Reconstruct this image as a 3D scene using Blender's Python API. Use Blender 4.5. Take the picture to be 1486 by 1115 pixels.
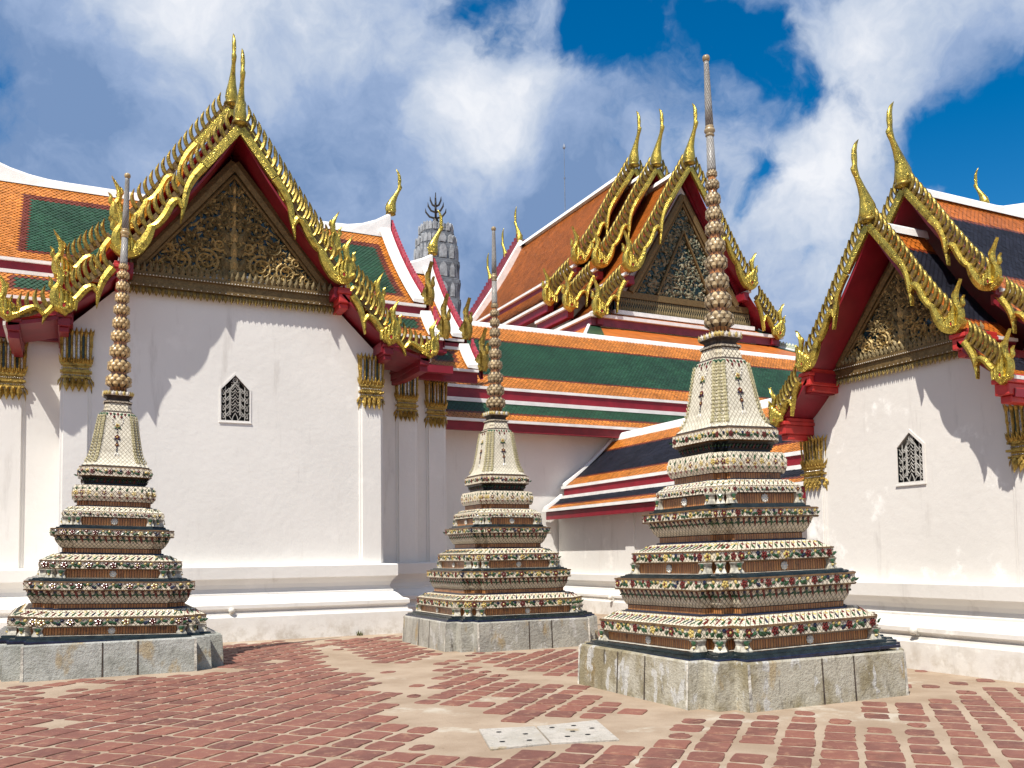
import bpy, bmesh, math, random
from mathutils import Vector, Matrix
for o in list(bpy.data.objects): bpy.data.objects.remove(o)
SC = bpy.context.scene; COL = SC.collection
R = math.radians; pi = math.pi

# ------------------------------------------------------------------ camera
cam = bpy.data.cameras.new('camera'); cob = bpy.data.objects.new('camera', cam); COL.objects.link(cob)
yaw, pitch, roll = R(26.0), R(3.4), R(-0.75)
fw = Vector((math.sin(yaw), math.cos(yaw), 0)); rt = Vector((math.cos(yaw), -math.sin(yaw), 0)); up = Vector((0, 0, 1))
f2 = fw*math.cos(pitch)+up*math.sin(pitch); u2 = up*math.cos(pitch)-fw*math.sin(pitch)
r3 = rt*math.cos(roll)+u2*math.sin(roll); u3 = u2*math.cos(roll)-rt*math.sin(roll)
mw = Matrix((r3, u3, -f2)).transposed().to_4x4(); mw.translation = (0, 0, 1.6); cob.matrix_world = mw
cam.sensor_width = 36; cam.lens = 36*1320/1486; cam.shift_y = (727-557.5)/1486
cam.clip_start = .05; cam.clip_end = 5000; SC.camera = cob

# ------------------------------------------------------------------ sun, sky, exposure
SUN = Vector((-1.5, -1.0, 2.8)).normalized()
sd = bpy.data.lights.new('sun', 'SUN'); sd.energy = 5.0; sd.angle = R(.5); sd.color = (1, .945, .86)
so = bpy.data.objects.new('sun', sd); COL.objects.link(so); so.rotation_euler = (-SUN).to_track_quat('-Z', 'Y').to_euler()
SC.view_settings.view_transform = 'Standard'; SC.view_settings.look = 'None'; SC.view_settings.gamma = 1
SC.view_settings.exposure = 0.34

W = bpy.data.worlds.new('World'); SC.world = W; W.use_nodes = True
def world_sky():
    nt = W.node_tree; N = nt.nodes; L = nt.links; N.clear()
    out = N.new('ShaderNodeOutputWorld'); sky = N.new('ShaderNodeTexSky'); sky.sky_type = 'NISHITA'
    sky.sun_disc = False; sky.sun_elevation = math.asin(SUN.z); sky.sun_rotation = math.atan2(SUN.x, SUN.y)
    tc = N.new('ShaderNodeTexCoord'); D = tc.outputs['Generated']
    def mth(op, a, b=None, c=None):
        n = N.new('ShaderNodeMath'); n.operation = op
        for i, x in enumerate((a, b, c)):
            if x is None: continue
            if isinstance(x, (int, float)): n.inputs[i].default_value = x
            else: L.new(x, n.inputs[i])
        return n.outputs[0]
    def noise(scale, detail, rough, vec, dist=0.):
        n = N.new('ShaderNodeTexNoise'); n.inputs['Scale'].default_value = scale; n.inputs['Detail'].default_value = detail
        n.inputs['Roughness'].default_value = rough; n.inputs['Distortion'].default_value = dist; L.new(vec, n.inputs['Vector']); return n
    wn = noise(7, 5, .55, D)
    add = N.new('ShaderNodeVectorMath'); add.operation = 'MULTIPLY_ADD'
    L.new(wn.outputs['Color'], add.inputs[0]); add.inputs[1].default_value = (.13, .13, .13); L.new(D, add.inputs[2])
    off = N.new('ShaderNodeVectorMath'); off.operation = 'SUBTRACT'; L.new(add.outputs[0], off.inputs[0]); off.inputs[1].default_value = (.065, .065, .065)
    DW = off.outputs[0]
    def blob(d, s, amp, prev):
        dn = N.new('ShaderNodeVectorMath'); dn.operation = 'DISTANCE'; L.new(DW, dn.inputs[0]); dn.inputs[1].default_value = d
        q = mth('MULTIPLY', dn.outputs['Value'], 1/s); q = mth('MULTIPLY', q, q); q = mth('MULTIPLY', q, -1.0)
        return mth('MULTIPLY_ADD', mth('POWER', math.e, q), amp, prev)
    n1 = noise(4.6, 10, .60, DW)
    dens = mth('MULTIPLY_ADD', n1.outputs['Fac'], 2.9, -.86)
    holes = [((.351, .788, .506), .035, -.42), ((.372, .778, .507), .03, -.3), ((.452, .733, .508), .035, -.5), ((.49, .722, .49), .035, -.5), ((.53, .69, .50), .03, -.3),
             ((.629, .639, .443), .03, -.42), ((.66, .61, .43), .03, -.2), ((.749, .544, .378), .055, -.55), ((.765, .50, .40), .05, -.6), ((.72, .565, .40), .04, -.4), ((.775, .51, .34), .05, -.3),
             ((.609, .709, .357), .028, -.40), ((.612, .70, .385), .02, -.3), ((.321, .786, .528), .03, -.3), ((.42, .75, .515), .03, -.25), ((.56, .66, .50), .03, -.25), ((.67, .61, .44), .025, -.25), ((.70, .53, .48), .03, -.25), ((-.053, .905, .422), .06, -.12), ((.581, .645, .496), .03, -.3),
             ((.091, .865, .493), .16, .3), ((.357, .819, .43), .10, .3), ((.656, .66, .38), .06, .30), ((.644, .596, .479), .07, .4), ((.25, .88, .39), .2, .25), ((.46, .82, .33), .16, .3), ((.72, .60, .31), .06, .2)]
    for h in holes: dens = blob(h[0], h[1], h[2], dens)
    msk = N.new('ShaderNodeMapRange'); msk.interpolation_type = 'SMOOTHSTEP'; L.new(dens, msk.inputs['Value'])
    msk.inputs['From Min'].default_value = .18; msk.inputs['From Max'].default_value = .72
    # cloud brightness
    n2 = noise(5.5, 9, .6, DW)
    br = mth('MULTIPLY_ADD', n2.outputs['Fac'], 1.9, -.50)
    tones = [((.091, .865, .493), .10, .36), ((.15, .85, .50), .08, .2), ((.357, .819, .44), .075, .42), ((.33, .82, .40), .05, .2), ((.42, .79, .43), .06, .2), ((.645, .66, .38), .05, .40), ((.62, .69, .34), .06, .2), ((.644, .596, .479), .06, .25), ((.68, .60, .41), .04, .3),
             ((.0, .914, .405), .13, -.36), ((.247, .884, .41), .12, -.40), ((.467, .821, .33), .10, -.42), ((.664, .698, .268), .08, -.2), ((.1, .89, .41), .08, -.1), ((.30, .82, .48), .05, -.1), ((.73, .58, .46), .07, -.2), ((.42, .75, .50), .05, -.15)]
    for h in tones: br = blob(h[0], h[1], h[2], br)
    cr = N.new('ShaderNodeValToRGB'); L.new(br, cr.inputs['Fac']); e = cr.color_ramp.elements
    e[0].position = .12; e[0].color = (.19, .30, .52, 1); e[1].position = .95; e[1].color = (.88, .90, .95, 1)
    x = e.new(.38); x.color = (.33, .44, .66, 1); x = e.new(.62); x.color = (.55, .63, .77, 1)
    hs = N.new('ShaderNodeHueSaturation'); hs.inputs['Saturation'].default_value = 1.6; hs.inputs['Value'].default_value = 1.0; L.new(sky.outputs[0], hs.inputs['Color'])
    b1 = N.new('ShaderNodeBackground'); L.new(hs.outputs[0], b1.inputs['Color']); b1.inputs['Strength'].default_value = .10
    b2 = N.new('ShaderNodeBackground'); L.new(cr.outputs[0], b2.inputs['Color']); b2.inputs['Strength'].default_value = .80
    mx = N.new('ShaderNodeMixShader'); L.new(msk.outputs[0], mx.inputs[0]); L.new(b1.outputs[0], mx.inputs[1]); L.new(b2.outputs[0], mx.inputs[2])
    L.new(mx.outputs[0], out.inputs['Surface'])
world_sky()

# ------------------------------------------------------------------ materials
class NT:
    """small helper for building a node material"""
    def __init__(s, name):
        s.m = bpy.data.materials.new(name); s.m.use_nodes = True; s.t = s.m.node_tree; s.N = s.t.nodes; s.L = s.t.links
        s.b = s.N['Principled BSDF']; s.tc = s.N.new('ShaderNodeTexCoord'); s.geo = s.N.new('ShaderNodeNewGeometry')
    def set(s, sock, x):
        if isinstance(x, (int, float)): sock.default_value = x
        elif isinstance(x, tuple): sock.default_value = x if len(x) != 3 or sock.type == 'VECTOR' else (*x, 1)
        else: s.L.new(x, sock)
    def math(s, op, a, b=0., c=0.):
        n = s.N.new('ShaderNodeMath'); n.operation = op
        for i, x in enumerate((a, b, c)): s.set(n.inputs[i], x)
        return n.outputs[0]
    def noise(s, scale, detail=4, rough=.55, vec=None, dist=0., stretch=None):
        n = s.N.new('ShaderNodeTexNoise'); n.inputs['Scale'].default_value = scale; n.inputs['Detail'].default_value = detail
        n.inputs['Roughness'].default_value = rough; n.inputs['Distortion'].default_value = dist
        v = vec or s.geo.outputs['Position']
        if stretch:
            mp = s.N.new('ShaderNodeMapping'); s.L.new(v, mp.inputs['Vector']); mp.inputs['Scale'].default_value = stretch; v = mp.outputs[0]
        s.L.new(v, n.inputs['Vector']); return n.outputs['Fac']
    def ramp(s, x, a, b):
        n = s.N.new('ShaderNodeMapRange'); s.set(n.inputs['Value'], x); n.inputs['From Min'].default_value = a; n.inputs['From Max'].default_value = b
        n.interpolation_type = 'SMOOTHSTEP'; return n.outputs[0]
    def mix(s, f, a, b):
        n = s.N.new('ShaderNodeMix'); n.data_type = 'RGBA'; s.set(n.inputs['Factor'], f); s.set(n.inputs['A'], a); s.set(n.inputs['B'], b); return n.outputs['Result']
    def bump(s, h, dist=.01, strength=1.):
        n = s.N.new('ShaderNodeBump'); n.inputs['Distance'].default_value = dist; n.inputs['Strength'].default_value = strength; s.L.new(h, n.inputs['Height']); s.L.new(n.outputs[0], s.b.inputs['Normal'])
    def done(s, col, rough=.6, metal=0., spec=.5):
        s.set(s.b.inputs['Base Color'], col); s.set(s.b.inputs['Roughness'], rough); s.set(s.b.inputs['Metallic'], metal); s.b.inputs['Specular IOR Level'].default_value = spec; return s.m
def sc3(c, k): return tuple(min(1, x*k) for x in c)
def simple(name, col, rough=.6, metal=0., var=.2, scale=6., bump=0., bscale=30., island=0., spec=.5):
    n = NT(name); f = n.noise(scale)
    c = n.mix(n.ramp(f, .3, .7), sc3(col, 1-var), sc3(col, 1+var))
    if island:
        r = n.geo.outputs['Random Per Island']; c = n.mix(n.math('MULTIPLY', r, island), c, sc3(col, .35))
    if bump: n.bump(n.noise(bscale, 5), bump)
    return n.done(c, rough, metal, spec)

def m_plaster(name, base, patch, dirt):
    n = NT(name); P = n.geo.outputs['Position']
    big = n.noise(.55, 5, .6); fine = n.noise(7, 6, .6); streak = n.noise(1.0, 6, .65, stretch=(3.0, 3.0, .45))
    c = n.mix(n.ramp(big, .35, .7), base, sc3(base, .94))
    c = n.mix(n.math('MULTIPLY', n.ramp(streak, .56, .78), dirt), c, (.46, .43, .39))
    spot = n.ramp(n.noise(1.3, 8, .66), .57, .70)
    c = n.mix(n.math('MULTIPLY', spot, patch), c, (.90, .88, .83))
    sep = n.N.new('ShaderNodeSeparateXYZ'); n.L.new(P, sep.inputs[0])
    low = n.math('MULTIPLY', n.ramp(sep.outputs['Z'], .55, .0), n.ramp(n.noise(4, 6, .7), .42, .68))
    c = n.mix(n.math('MULTIPLY', low, .6), c, (.40, .34, .26))
    n.bump(fine, .006); return n.done(c, .75, spec=.25)
WHITE = m_plaster('white_plaster', (.79, .77, .725), .35, .55)
WHITE2 = m_plaster('patched_plaster', (.70, .67, .62), 1.0, .8)
WHITE3 = m_plaster('greyed_plaster', (.69, .67, .63), .5, .5)
MORTAR_WHITE = simple('lime_white', (.78, .77, .74), .7, var=.08, scale=3, bump=.004, bscale=40)
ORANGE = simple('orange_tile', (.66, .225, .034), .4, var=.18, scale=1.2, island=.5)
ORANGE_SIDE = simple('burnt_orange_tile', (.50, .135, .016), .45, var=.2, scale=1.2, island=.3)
GREEN = simple('green_tile', (.018, .072, .032), .45, var=.25, scale=1.2, island=.5)
NAVY = simple('navy_tile', (.014, .015, .026), .6, var=.25, scale=1.2, island=.6, spec=.25)
DKRED = simple('dark_red_tile', (.17, .032, .012), .4, var=.2, scale=1.2, island=.4)
UNDER = simple('roof_bed', (.06, .03, .018), .8)
RED = simple('crimson_paint', (.21, .008, .018), .45, var=.15, scale=3)
RED2 = simple('vermilion_paint', (.48, .03, .025), .45, var=.18, scale=5)
PINK = simple('faded_red_lacquer', (.38, .045, .07), .5, var=.3, scale=9)
PURPLE = simple('maroon_fascia', (.20, .03, .05), .5, var=.2, scale=2)
def m_gold(name, col, rough, facet=60., dark=.55, metal=.85):
    n = NT(name)
    v = n.N.new('ShaderNodeTexVoronoi'); v.inputs['Scale'].default_value = facet; n.L.new(n.geo.outputs['Position'], v.inputs['Vector'])
    sep = n.N.new('ShaderNodeSeparateColor'); n.L.new(v.outputs['Color'], sep.inputs[0])
    c = n.mix(sep.outputs[0], sc3(col, 1.15), sc3(col, .72))
    c = n.mix(n.math('MULTIPLY', n.ramp(n.noise(9, 6, .72), .47, .70), dark), c, (.075, .05, .018))
    n.bump(sep.outputs[1], .006, .8)
    return n.done(c, n.math('MULTIPLY_ADD', sep.outputs[2], .2, rough), metal)
GOLD = m_gold('gold_mosaic', (.60, .45, .085), .24, 70., .85)
GOLD2 = m_gold('gilded_lacquer', (.36, .26, .06), .34, 45, 1.0)
FRINGE = m_gold('gilt_fringe', (.40, .29, .09), .4, 45, .8, .6)
CAPGOLD = m_gold('capital_gilding', (.50, .33, .08), .34, 45, .95)
BRONZE = m_gold('dull_gilt_carving', (.23, .175, .08), .5, 50, .85, .3)
CARVED = m_gold('bright_gilt_carving', (.60, .45, .20), .42, 50, .6, .4)
BROWN_GOLD = m_gold('brown_gilt_moulding', (.20, .13, .05), .45, 40, .6, .5)
BLUEGLASS = simple('dark_blue_glass', (.012, .038, .050), .2, var=.5, scale=20)
GREENGLASS = simple('dark_green_glass', (.012, .03, .02), .2, var=.5, scale=20)
MIRROR = simple('mirror_mosaic', (.55, .53, .50), .25, metal=.6, var=.5, scale=60, bump=.01, bscale=70)
DARK = simple('dark_void', (.006, .006, .007), .9, var=.1)
GRILLE = simple('painted_grille', (.40, .385, .35), .5, var=.2)
STONE = simple('grey_prang_stone', (.15, .165, .185), .85, var=.35, scale=3, bump=.02, bscale=12)
STONE2 = simple('pale_niche_stone', (.30, .315, .33), .85, var=.3, scale=4, bump=.02, bscale=12)
IRON = simple('dark_iron', (.05, .045, .04), .5, metal=.5)
REDGLAZE = simple('dark_red_glaze', (.115, .018, .014), .25, var=.35, scale=30)
LEAFGLAZE = simple('leaf_green_glaze', (.025, .07, .028), .25, var=.5, scale=25)
YELGLAZE = simple('straw_yellow_glaze', (.50, .38, .12), .3, var=.3, scale=25)
OLIVEGLAZE = simple('olive_glaze', (.20, .18, .07), .35, var=.4, scale=25)
CORDGLAZE = simple('pale_cord_glaze', (.52, .47, .27), .35, var=.3, scale=25)
NAVYGLAZE = simple('navy_glaze', (.012, .018, .045), .2, var=.4, scale=15)
DKGREENGLAZE = simple('bottle_green_glaze', (.010, .016, .016), .25, var=.5, scale=10)
WHITEGLAZE = simple('white_porcelain', (.66, .63, .56), .3, var=.15, scale=25)
FOOTGLAZE = simple('aged_porcelain', (.46, .43, .35), .35, var=.45, scale=22)
LIMEPATCH = simple('lime_patch', (.50, .47, .40), .85, var=.4, scale=9, bump=.02, bscale=20)
BLACKJOINT = simple('sooty_joint', (.05, .035, .025), .7, var=.5, scale=12)  # near-black: slab joints, band undersides, recess edges, gaps between ball petals
EDGEGLAZE = simple('amber_edge_glaze', (.11, .06, .022), .35, var=.4, scale=12)
def m_net(name, base, line, w):
    n = NT(name); uv = n.tc.outputs['UV']; s = n.N.new('ShaderNodeSeparateXYZ'); n.L.new(uv, s.inputs[0])
    a = n.math('MULTIPLY', s.outputs['X'], 1/w); b = n.math('MULTIPLY', s.outputs['Y'], 1/(w*1.15))
    p = n.math('FRACT', n.math('ADD', n.math('ADD', a, b), 100.)); q = n.math('FRACT', n.math('ADD', n.math('SUBTRACT', a, b), 100.))
    ed = n.math('MINIMUM', n.math('MINIMUM', p, n.math('SUBTRACT', 1., p)), n.math('MINIMUM', q, n.math('SUBTRACT', 1., q)))
    c = n.mix(n.ramp(n.noise(18, 4), .3, .7), base, sc3(base, .8))
    c = n.mix(n.math('MULTIPLY', n.ramp(n.noise(3.5, 6, .65), .52, .75), .5), c, (.22, .17, .10))
    c = n.mix(n.ramp(ed, .085, .03), c, line); n.bump(n.ramp(ed, .03, .14), .004)
    return n.done(c, .38)
NET = m_net('cream_tile_net', (.80, .72, .55), (.07, .05, .03), .062)
NETDARK = m_net('greyed_tile_net', (.72, .64, .48), (.05, .038, .022), .058)  # darker copy of the cream net, for the inward-leaning band faces
BELLNET = m_net('pale_bell_tile', (.74, .69, .55), (.34, .29, .2), .06)
SPIRENET = m_net('weathered_spire_tile', (.36, .345, .32), (.10, .09, .08), .06)
def m_planks():
    n = NT('brown_glazed_strips'); s = n.N.new('ShaderNodeSeparateXYZ'); n.L.new(n.tc.outputs['UV'], s.inputs[0])
    a = n.math('MULTIPLY', s.outputs['X'], 1/.036); fr = n.math('FRACT', n.math('ADD', a, 200.)); fl = n.math('FLOOR', a)
    wn = n.N.new('ShaderNodeTexWhiteNoise'); wn.noise_dimensions = '1D'; n.L.new(fl, wn.inputs['W'])
    c = n.mix(wn.outputs['Value'], (.52, .23, .075), (.34, .13, .045)); ed = n.math('MINIMUM', fr, n.math('SUBTRACT', 1., fr))
    c = n.mix(n.math('MULTIPLY', n.ramp(n.noise(6, 5, .65), .52, .7), .7), c, (.05, .03, .02))
    c = n.mix(n.ramp(ed, .12, .05), c, (.03, .015, .01)); n.bump(n.ramp(ed, .0, .3), .006); return n.done(c, .3)
PLANK = m_planks()
def m_concrete(name, base, tint, white, white_amt, stain_amt):
    n = NT(name)
    c = n.mix(n.ramp(n.noise(1.5, 7, .6), .42, .58), base, tint)
    c = n.mix(n.math('MULTIPLY', n.ramp(n.noise(2.3, 5, .6, stretch=(1.3, 1.3, .7)), .58, .68), .6), c, (.36, .25, .10))
    c = n.mix(n.math('MULTIPLY', n.ramp(n.noise(3.1, 5, .6, stretch=(1.7, 1.7, .8)), .56, .60), white_amt), c, white)
    c = n.mix(n.math('MULTIPLY', n.ramp(n.noise(1.9, 6, .7, stretch=(2.6, 2.6, .55)), .60, .70), stain_amt), c, (.06, .05, .038))
    c = n.mix(n.math('MULTIPLY', n.ramp(n.noise(5.5, 7, .7, stretch=(1.5, 1.5, .5)), .5, .72), .55), c, sc3(base, .42))
    pit = n.noise(26, 5, .7); c = n.mix(n.ramp(pit, .63, .72), c, (.07, .06, .045))
    n.bump(n.math('ADD', pit, n.noise(5, 5, .6)), .02); return n.done(c, .85, spec=.2)
CONC_A = m_concrete('mottled_plaster_plinth', (.27, .23, .14), (.45, .42, .335), (.54, .53, .49), .9, .9)
CONC_B = m_concrete('grey_marble_plinth', (.32, .325, .285), (.42, .425, .385), (.45, .45, .42), .35, .8)
CONC_C = m_concrete('pale_plaster_plinth', (.40, .385, .33), (.32, .31, .27), (.52, .51, .48), .6, .9)
COVER = m_concrete('pale_concrete_cover', (.48, .44, .385), (.42, .385, .33), (.55, .52, .47), .3, .0)
def m_ground():
    n = NT('sandy_mortar'); c = n.mix(n.ramp(n.noise(1.1, 6, .6), .35, .68), (.385, .30, .22), (.29, .215, .15))
    c = n.mix(n.math('MULTIPLY', n.ramp(n.noise(.8, 7, .65), .57, .66), .8), c, (.47, .42, .34))
    c = n.mix(n.ramp(n.noise(14, 6, .7), .6, .74), c, (.21, .15, .10)); n.bump(n.noise(30, 6, .7), .008); return n.done(c, .9, spec=.15)
SAND = m_ground()
def m_paver():
    n = NT('terracotta_paver'); r = n.geo.outputs['Random Per Island']
    c = n.mix(r, (.235, .094, .066), (.135, .058, .046))
    c = n.mix(n.ramp(n.noise(2.3, 6, .6), .4, .68), c, (.22, .092, .068))
    c = n.mix(n.math('MULTIPLY', n.ramp(n.noise(9, 7, .7), .50, .72), .7), c, (.36, .21, .13))
    c = n.mix(n.math('MULTIPLY', n.ramp(n.noise(1.0, 6, .6), .58, .70), .5), c, (.09, .04, .03))
    n.bump(n.noise(22, 6, .7), .008); return n.done(c, .72, spec=.3)
PAVER = m_paver()

# ------------------------------------------------------------------ mesh builder
class MB:
    def __init__(s): s.v = []; s.f = []; s.m = []; s.uv = []
    def add(s, vs, fs, m=0, uvs=None):
        o = len(s.v); s.v += [tuple(x) for x in vs]
        for k, f in enumerate(fs):
            s.f.append(tuple(i+o for i in f)); s.m.append(m if isinstance(m, int) else m[k])
            s.uv.append([uvs[i] for i in f] if uvs else None)
    def box(s, a, b, m=0):
        x0, y0, z0 = a; x1, y1, z1 = b
        s.add([(x0,y0,z0),(x1,y0,z0),(x1,y1,z0),(x0,y1,z0),(x0,y0,z1),(x1,y0,z1),(x1,y1,z1),(x0,y1,z1)],
              [(0,3,2,1),(4,5,6,7),(0,1,5,4),(1,2,6,5),(2,3,7,6),(3,0,4,7)], m)
    def tube(s, pts, rad, n=8, m=0, cap=True, flat=None):
        pts = [Vector(p) for p in pts]; k = len(pts); rad = rad if isinstance(rad, (list, tuple)) else [rad]*k
        vs = []; ref = None
        for i, p in enumerate(pts):
            t = (pts[min(i+1, k-1)]-pts[max(i-1, 0)]).normalized()
            a = (flat[0] if flat else (Vector((0, 0, 1)) if abs(t.z) < .9 else Vector((1, 0, 0))) if ref is None else ref)
            a = (a-t*a.dot(t)).normalized(); ref = a; b = t.cross(a)
            fl = flat[1] if flat else 1
            for j in range(n):
                q = 2*pi*j/n; vs.append(p+a*math.cos(q)*rad[i]*fl+b*math.sin(q)*rad[i])
        fs = [(i*n+j, i*n+(j+1) % n, (i+1)*n+(j+1) % n, (i+1)*n+j) for i in range(k-1) for j in range(n)]
        if cap: fs += [tuple(range(n))[::-1], tuple((k-1)*n+j for j in range(n))]
        s.add(vs, fs, m)
    def lathe(s, prof, n=16, m=0, c=(0, 0, 0)):
        vs = [(c[0]+r*math.cos(2*pi*j/n), c[1]+r*math.sin(2*pi*j/n), c[2]+z) for r, z in prof for j in range(n)]
        uv = [(j/n*.6, z) for r, z in prof for j in range(n)]
        k = len(prof); fs = [(i*n+j, i*n+(j+1) % n, (i+1)*n+(j+1) % n, (i+1)*n+j) for i in range(k-1) for j in range(n)]
        fs += [tuple(range(n))[::-1], tuple((k-1)*n+j for j in range(n))]
        s.add(vs, fs, m, uv)
    def strip(s, pts, wid, d0, d1, m=0, ridge=.02):
        """ornamental ribbon in the gable plane: pts (t,z), d = distance out of the wall (towards -y)"""
        if len(pts) >= 4 and max(wid) > .0:
            q, ww = [], []
            for i in range(len(pts)-1):
                p0, p1, p2, p3 = pts[max(i-1, 0)], pts[i], pts[i+1], pts[min(i+2, len(pts)-1)]
                for j in range(3):
                    t = j/3; f = lambda a, b, c, d: .5*(2*b+(c-a)*t+(2*a-5*b+4*c-d)*t*t+(3*b-a-3*c+d)*t**3)
                    q.append((f(p0[0], p1[0], p2[0], p3[0]), f(p0[1], p1[1], p2[1], p3[1]))); ww.append(wid[i]+(wid[i+1]-wid[i])*t)
            pts = q+[pts[-1]]; wid = ww+[wid[-1]]
        k = len(pts); P = [Vector((p[0], 0, p[1])) for p in pts]; vs = []
        for i, p in enumerate(P):
            t = (P[min(i+1, k-1)]-P[max(i-1, 0)]).normalized(); nrm = Vector((-t.z, 0, t.x)); w = wid[i]/2
            a, b = p+nrm*w, p-nrm*w
            vs += [(a.x, -d0, a.z), (a.x, -d1, a.z), (p.x, -d1-ridge, p.z), (b.x, -d1, b.z), (b.x, -d0, b.z)]
        fs = [(i*5+j, i*5+(j+1) % 5, (i+1)*5+(j+1) % 5, (i+1)*5+j) for i in range(k-1) for j in range(5)]
        fs += [tuple(range(5)), tuple((k-1)*5+j for j in range(5))[::-1]]
        s.add(vs, fs, m)
    def poly(s, pts, d0, d1, m=0):
        """filled outline in the gable plane, extruded from d0 to d1"""
        k = len(pts)
        vs = [(p[0], -d0, p[1]) for p in pts]+[(p[0], -d1, p[1]) for p in pts]
        s.add(vs, [tuple(range(k)), tuple(range(k, 2*k))[::-1]]+[(i, i+k, (i+1) % k+k, (i+1) % k) for i in range(k)], m)
    def leaf(s, c, out, up, w, h, bulge=.02, m=0, tipout=0.):
        """pointed leaf: root at c, tip at c+up*h"""
        c = Vector(c); out = Vector(out).normalized(); upv = Vector(up); upv = (upv-out*upv.dot(out)).normalized(); r = upv.cross(out)
        vs = [c-r*w*.3, c+r*w*.3, c+r*w*.5+upv*h*.38, c+upv*h+out*tipout, c-r*w*.5+upv*h*.38, c+upv*h*.42+out*bulge]
        s.add(vs, [(0, 1, 5), (1, 2, 5), (2, 3, 5), (3, 4, 5), (4, 0, 5)], m)
    def disc(s, c, out, rad, bulge, n=6, m=0):
        c = Vector(c); out = Vector(out).normalized(); a = out.orthogonal().normalized(); b = out.cross(a)
        vs = [c+a*math.cos(2*pi*j/n)*rad+b*math.sin(2*pi*j/n)*rad for j in range(n)]+[c+out*bulge]
        s.add(vs, [(j, (j+1) % n, n) for j in range(n)], m)
    def sweep(s, path, prof, m=0):
        """mouldings: prof (d,z) carried along a plan path, outward = right of travel, mitred"""
        P = [Vector((p[0], p[1])) for p in path]; k = len(P); off = []
        for i in range(k):
            d1 = (P[i]-P[i-1]).normalized() if i else None; d2 = (P[i+1]-P[i]).normalized() if i < k-1 else None
            n1 = Vector((d1.y, -d1.x)) if d1 else None; n2 = Vector((d2.y, -d2.x)) if d2 else None
            if n1 and n2: q = (n1+n2); q = q/(q.dot(n1)) if abs(q.dot(n1)) > 1e-6 else n1
            else: q = n1 or n2
            off.append(q)
        vs = [(P[i].x+off[i].x*d, P[i].y+off[i].y*d, z) for i in range(k) for d, z in prof]; n = len(prof)
        s.add(vs, [(i*n+j, (i+1)*n+j, (i+1)*n+j+1, i*n+j+1) for i in range(k-1) for j in range(n-1)], m)
    def build(s, name, mats, parent=None, smooth=False, recalc=True, bevel=0., **kw):
        me = bpy.data.meshes.new(name); me.from_pydata(s.v, [], s.f)
        mats = mats if isinstance(mats, (list, tuple)) else [mats]
        for m in mats: me.materials.append(m)
        me.polygons.foreach_set('material_index', s.m)
        if any(u for u in s.uv):
            ul = me.uv_layers.new(name='UVMap'); i = 0; flat = []
            for u, f in zip(s.uv, s.f):
                for k in range(len(f)): flat += list(u[k]) if u else [0., 0.]
            ul.data.foreach_set('uv', flat)
        if recalc:
            bm = bmesh.new(); bm.from_mesh(me); bmesh.ops.recalc_face_normals(bm, faces=bm.faces); bm.to_mesh(me); bm.free()
        if smooth: me.polygons.foreach_set('use_smooth', [True]*len(me.polygons))
        me.update(); o = bpy.data.objects.new(name, me); COL.objects.link(o)
        if parent: o.parent = parent
        for k, v in kw.items(): o[k] = v
        if bevel:
            b = o.modifiers.new('bevel', 'BEVEL'); b.width = bevel; b.segments = 2; b.limit_method = 'ANGLE'; b.angle_limit = R(40)
        return o
def thing(name, label, cat, loc=(0, 0, 0), rz=0., group=None):
    o = bpy.data.objects.new(name, None); COL.objects.link(o); o.location = loc; o.rotation_euler = (0, 0, rz); o['label'] = label; o['category'] = cat
    if group: o['group'] = group
    return o
def tag(o, label, cat, group=None):
    o['label'] = label; o['category'] = cat
    if group: o['group'] = group
def instance(o, parent, loc):
    c = o.copy(); COL.objects.link(c); c.parent = parent; c.location = loc; return c

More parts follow.
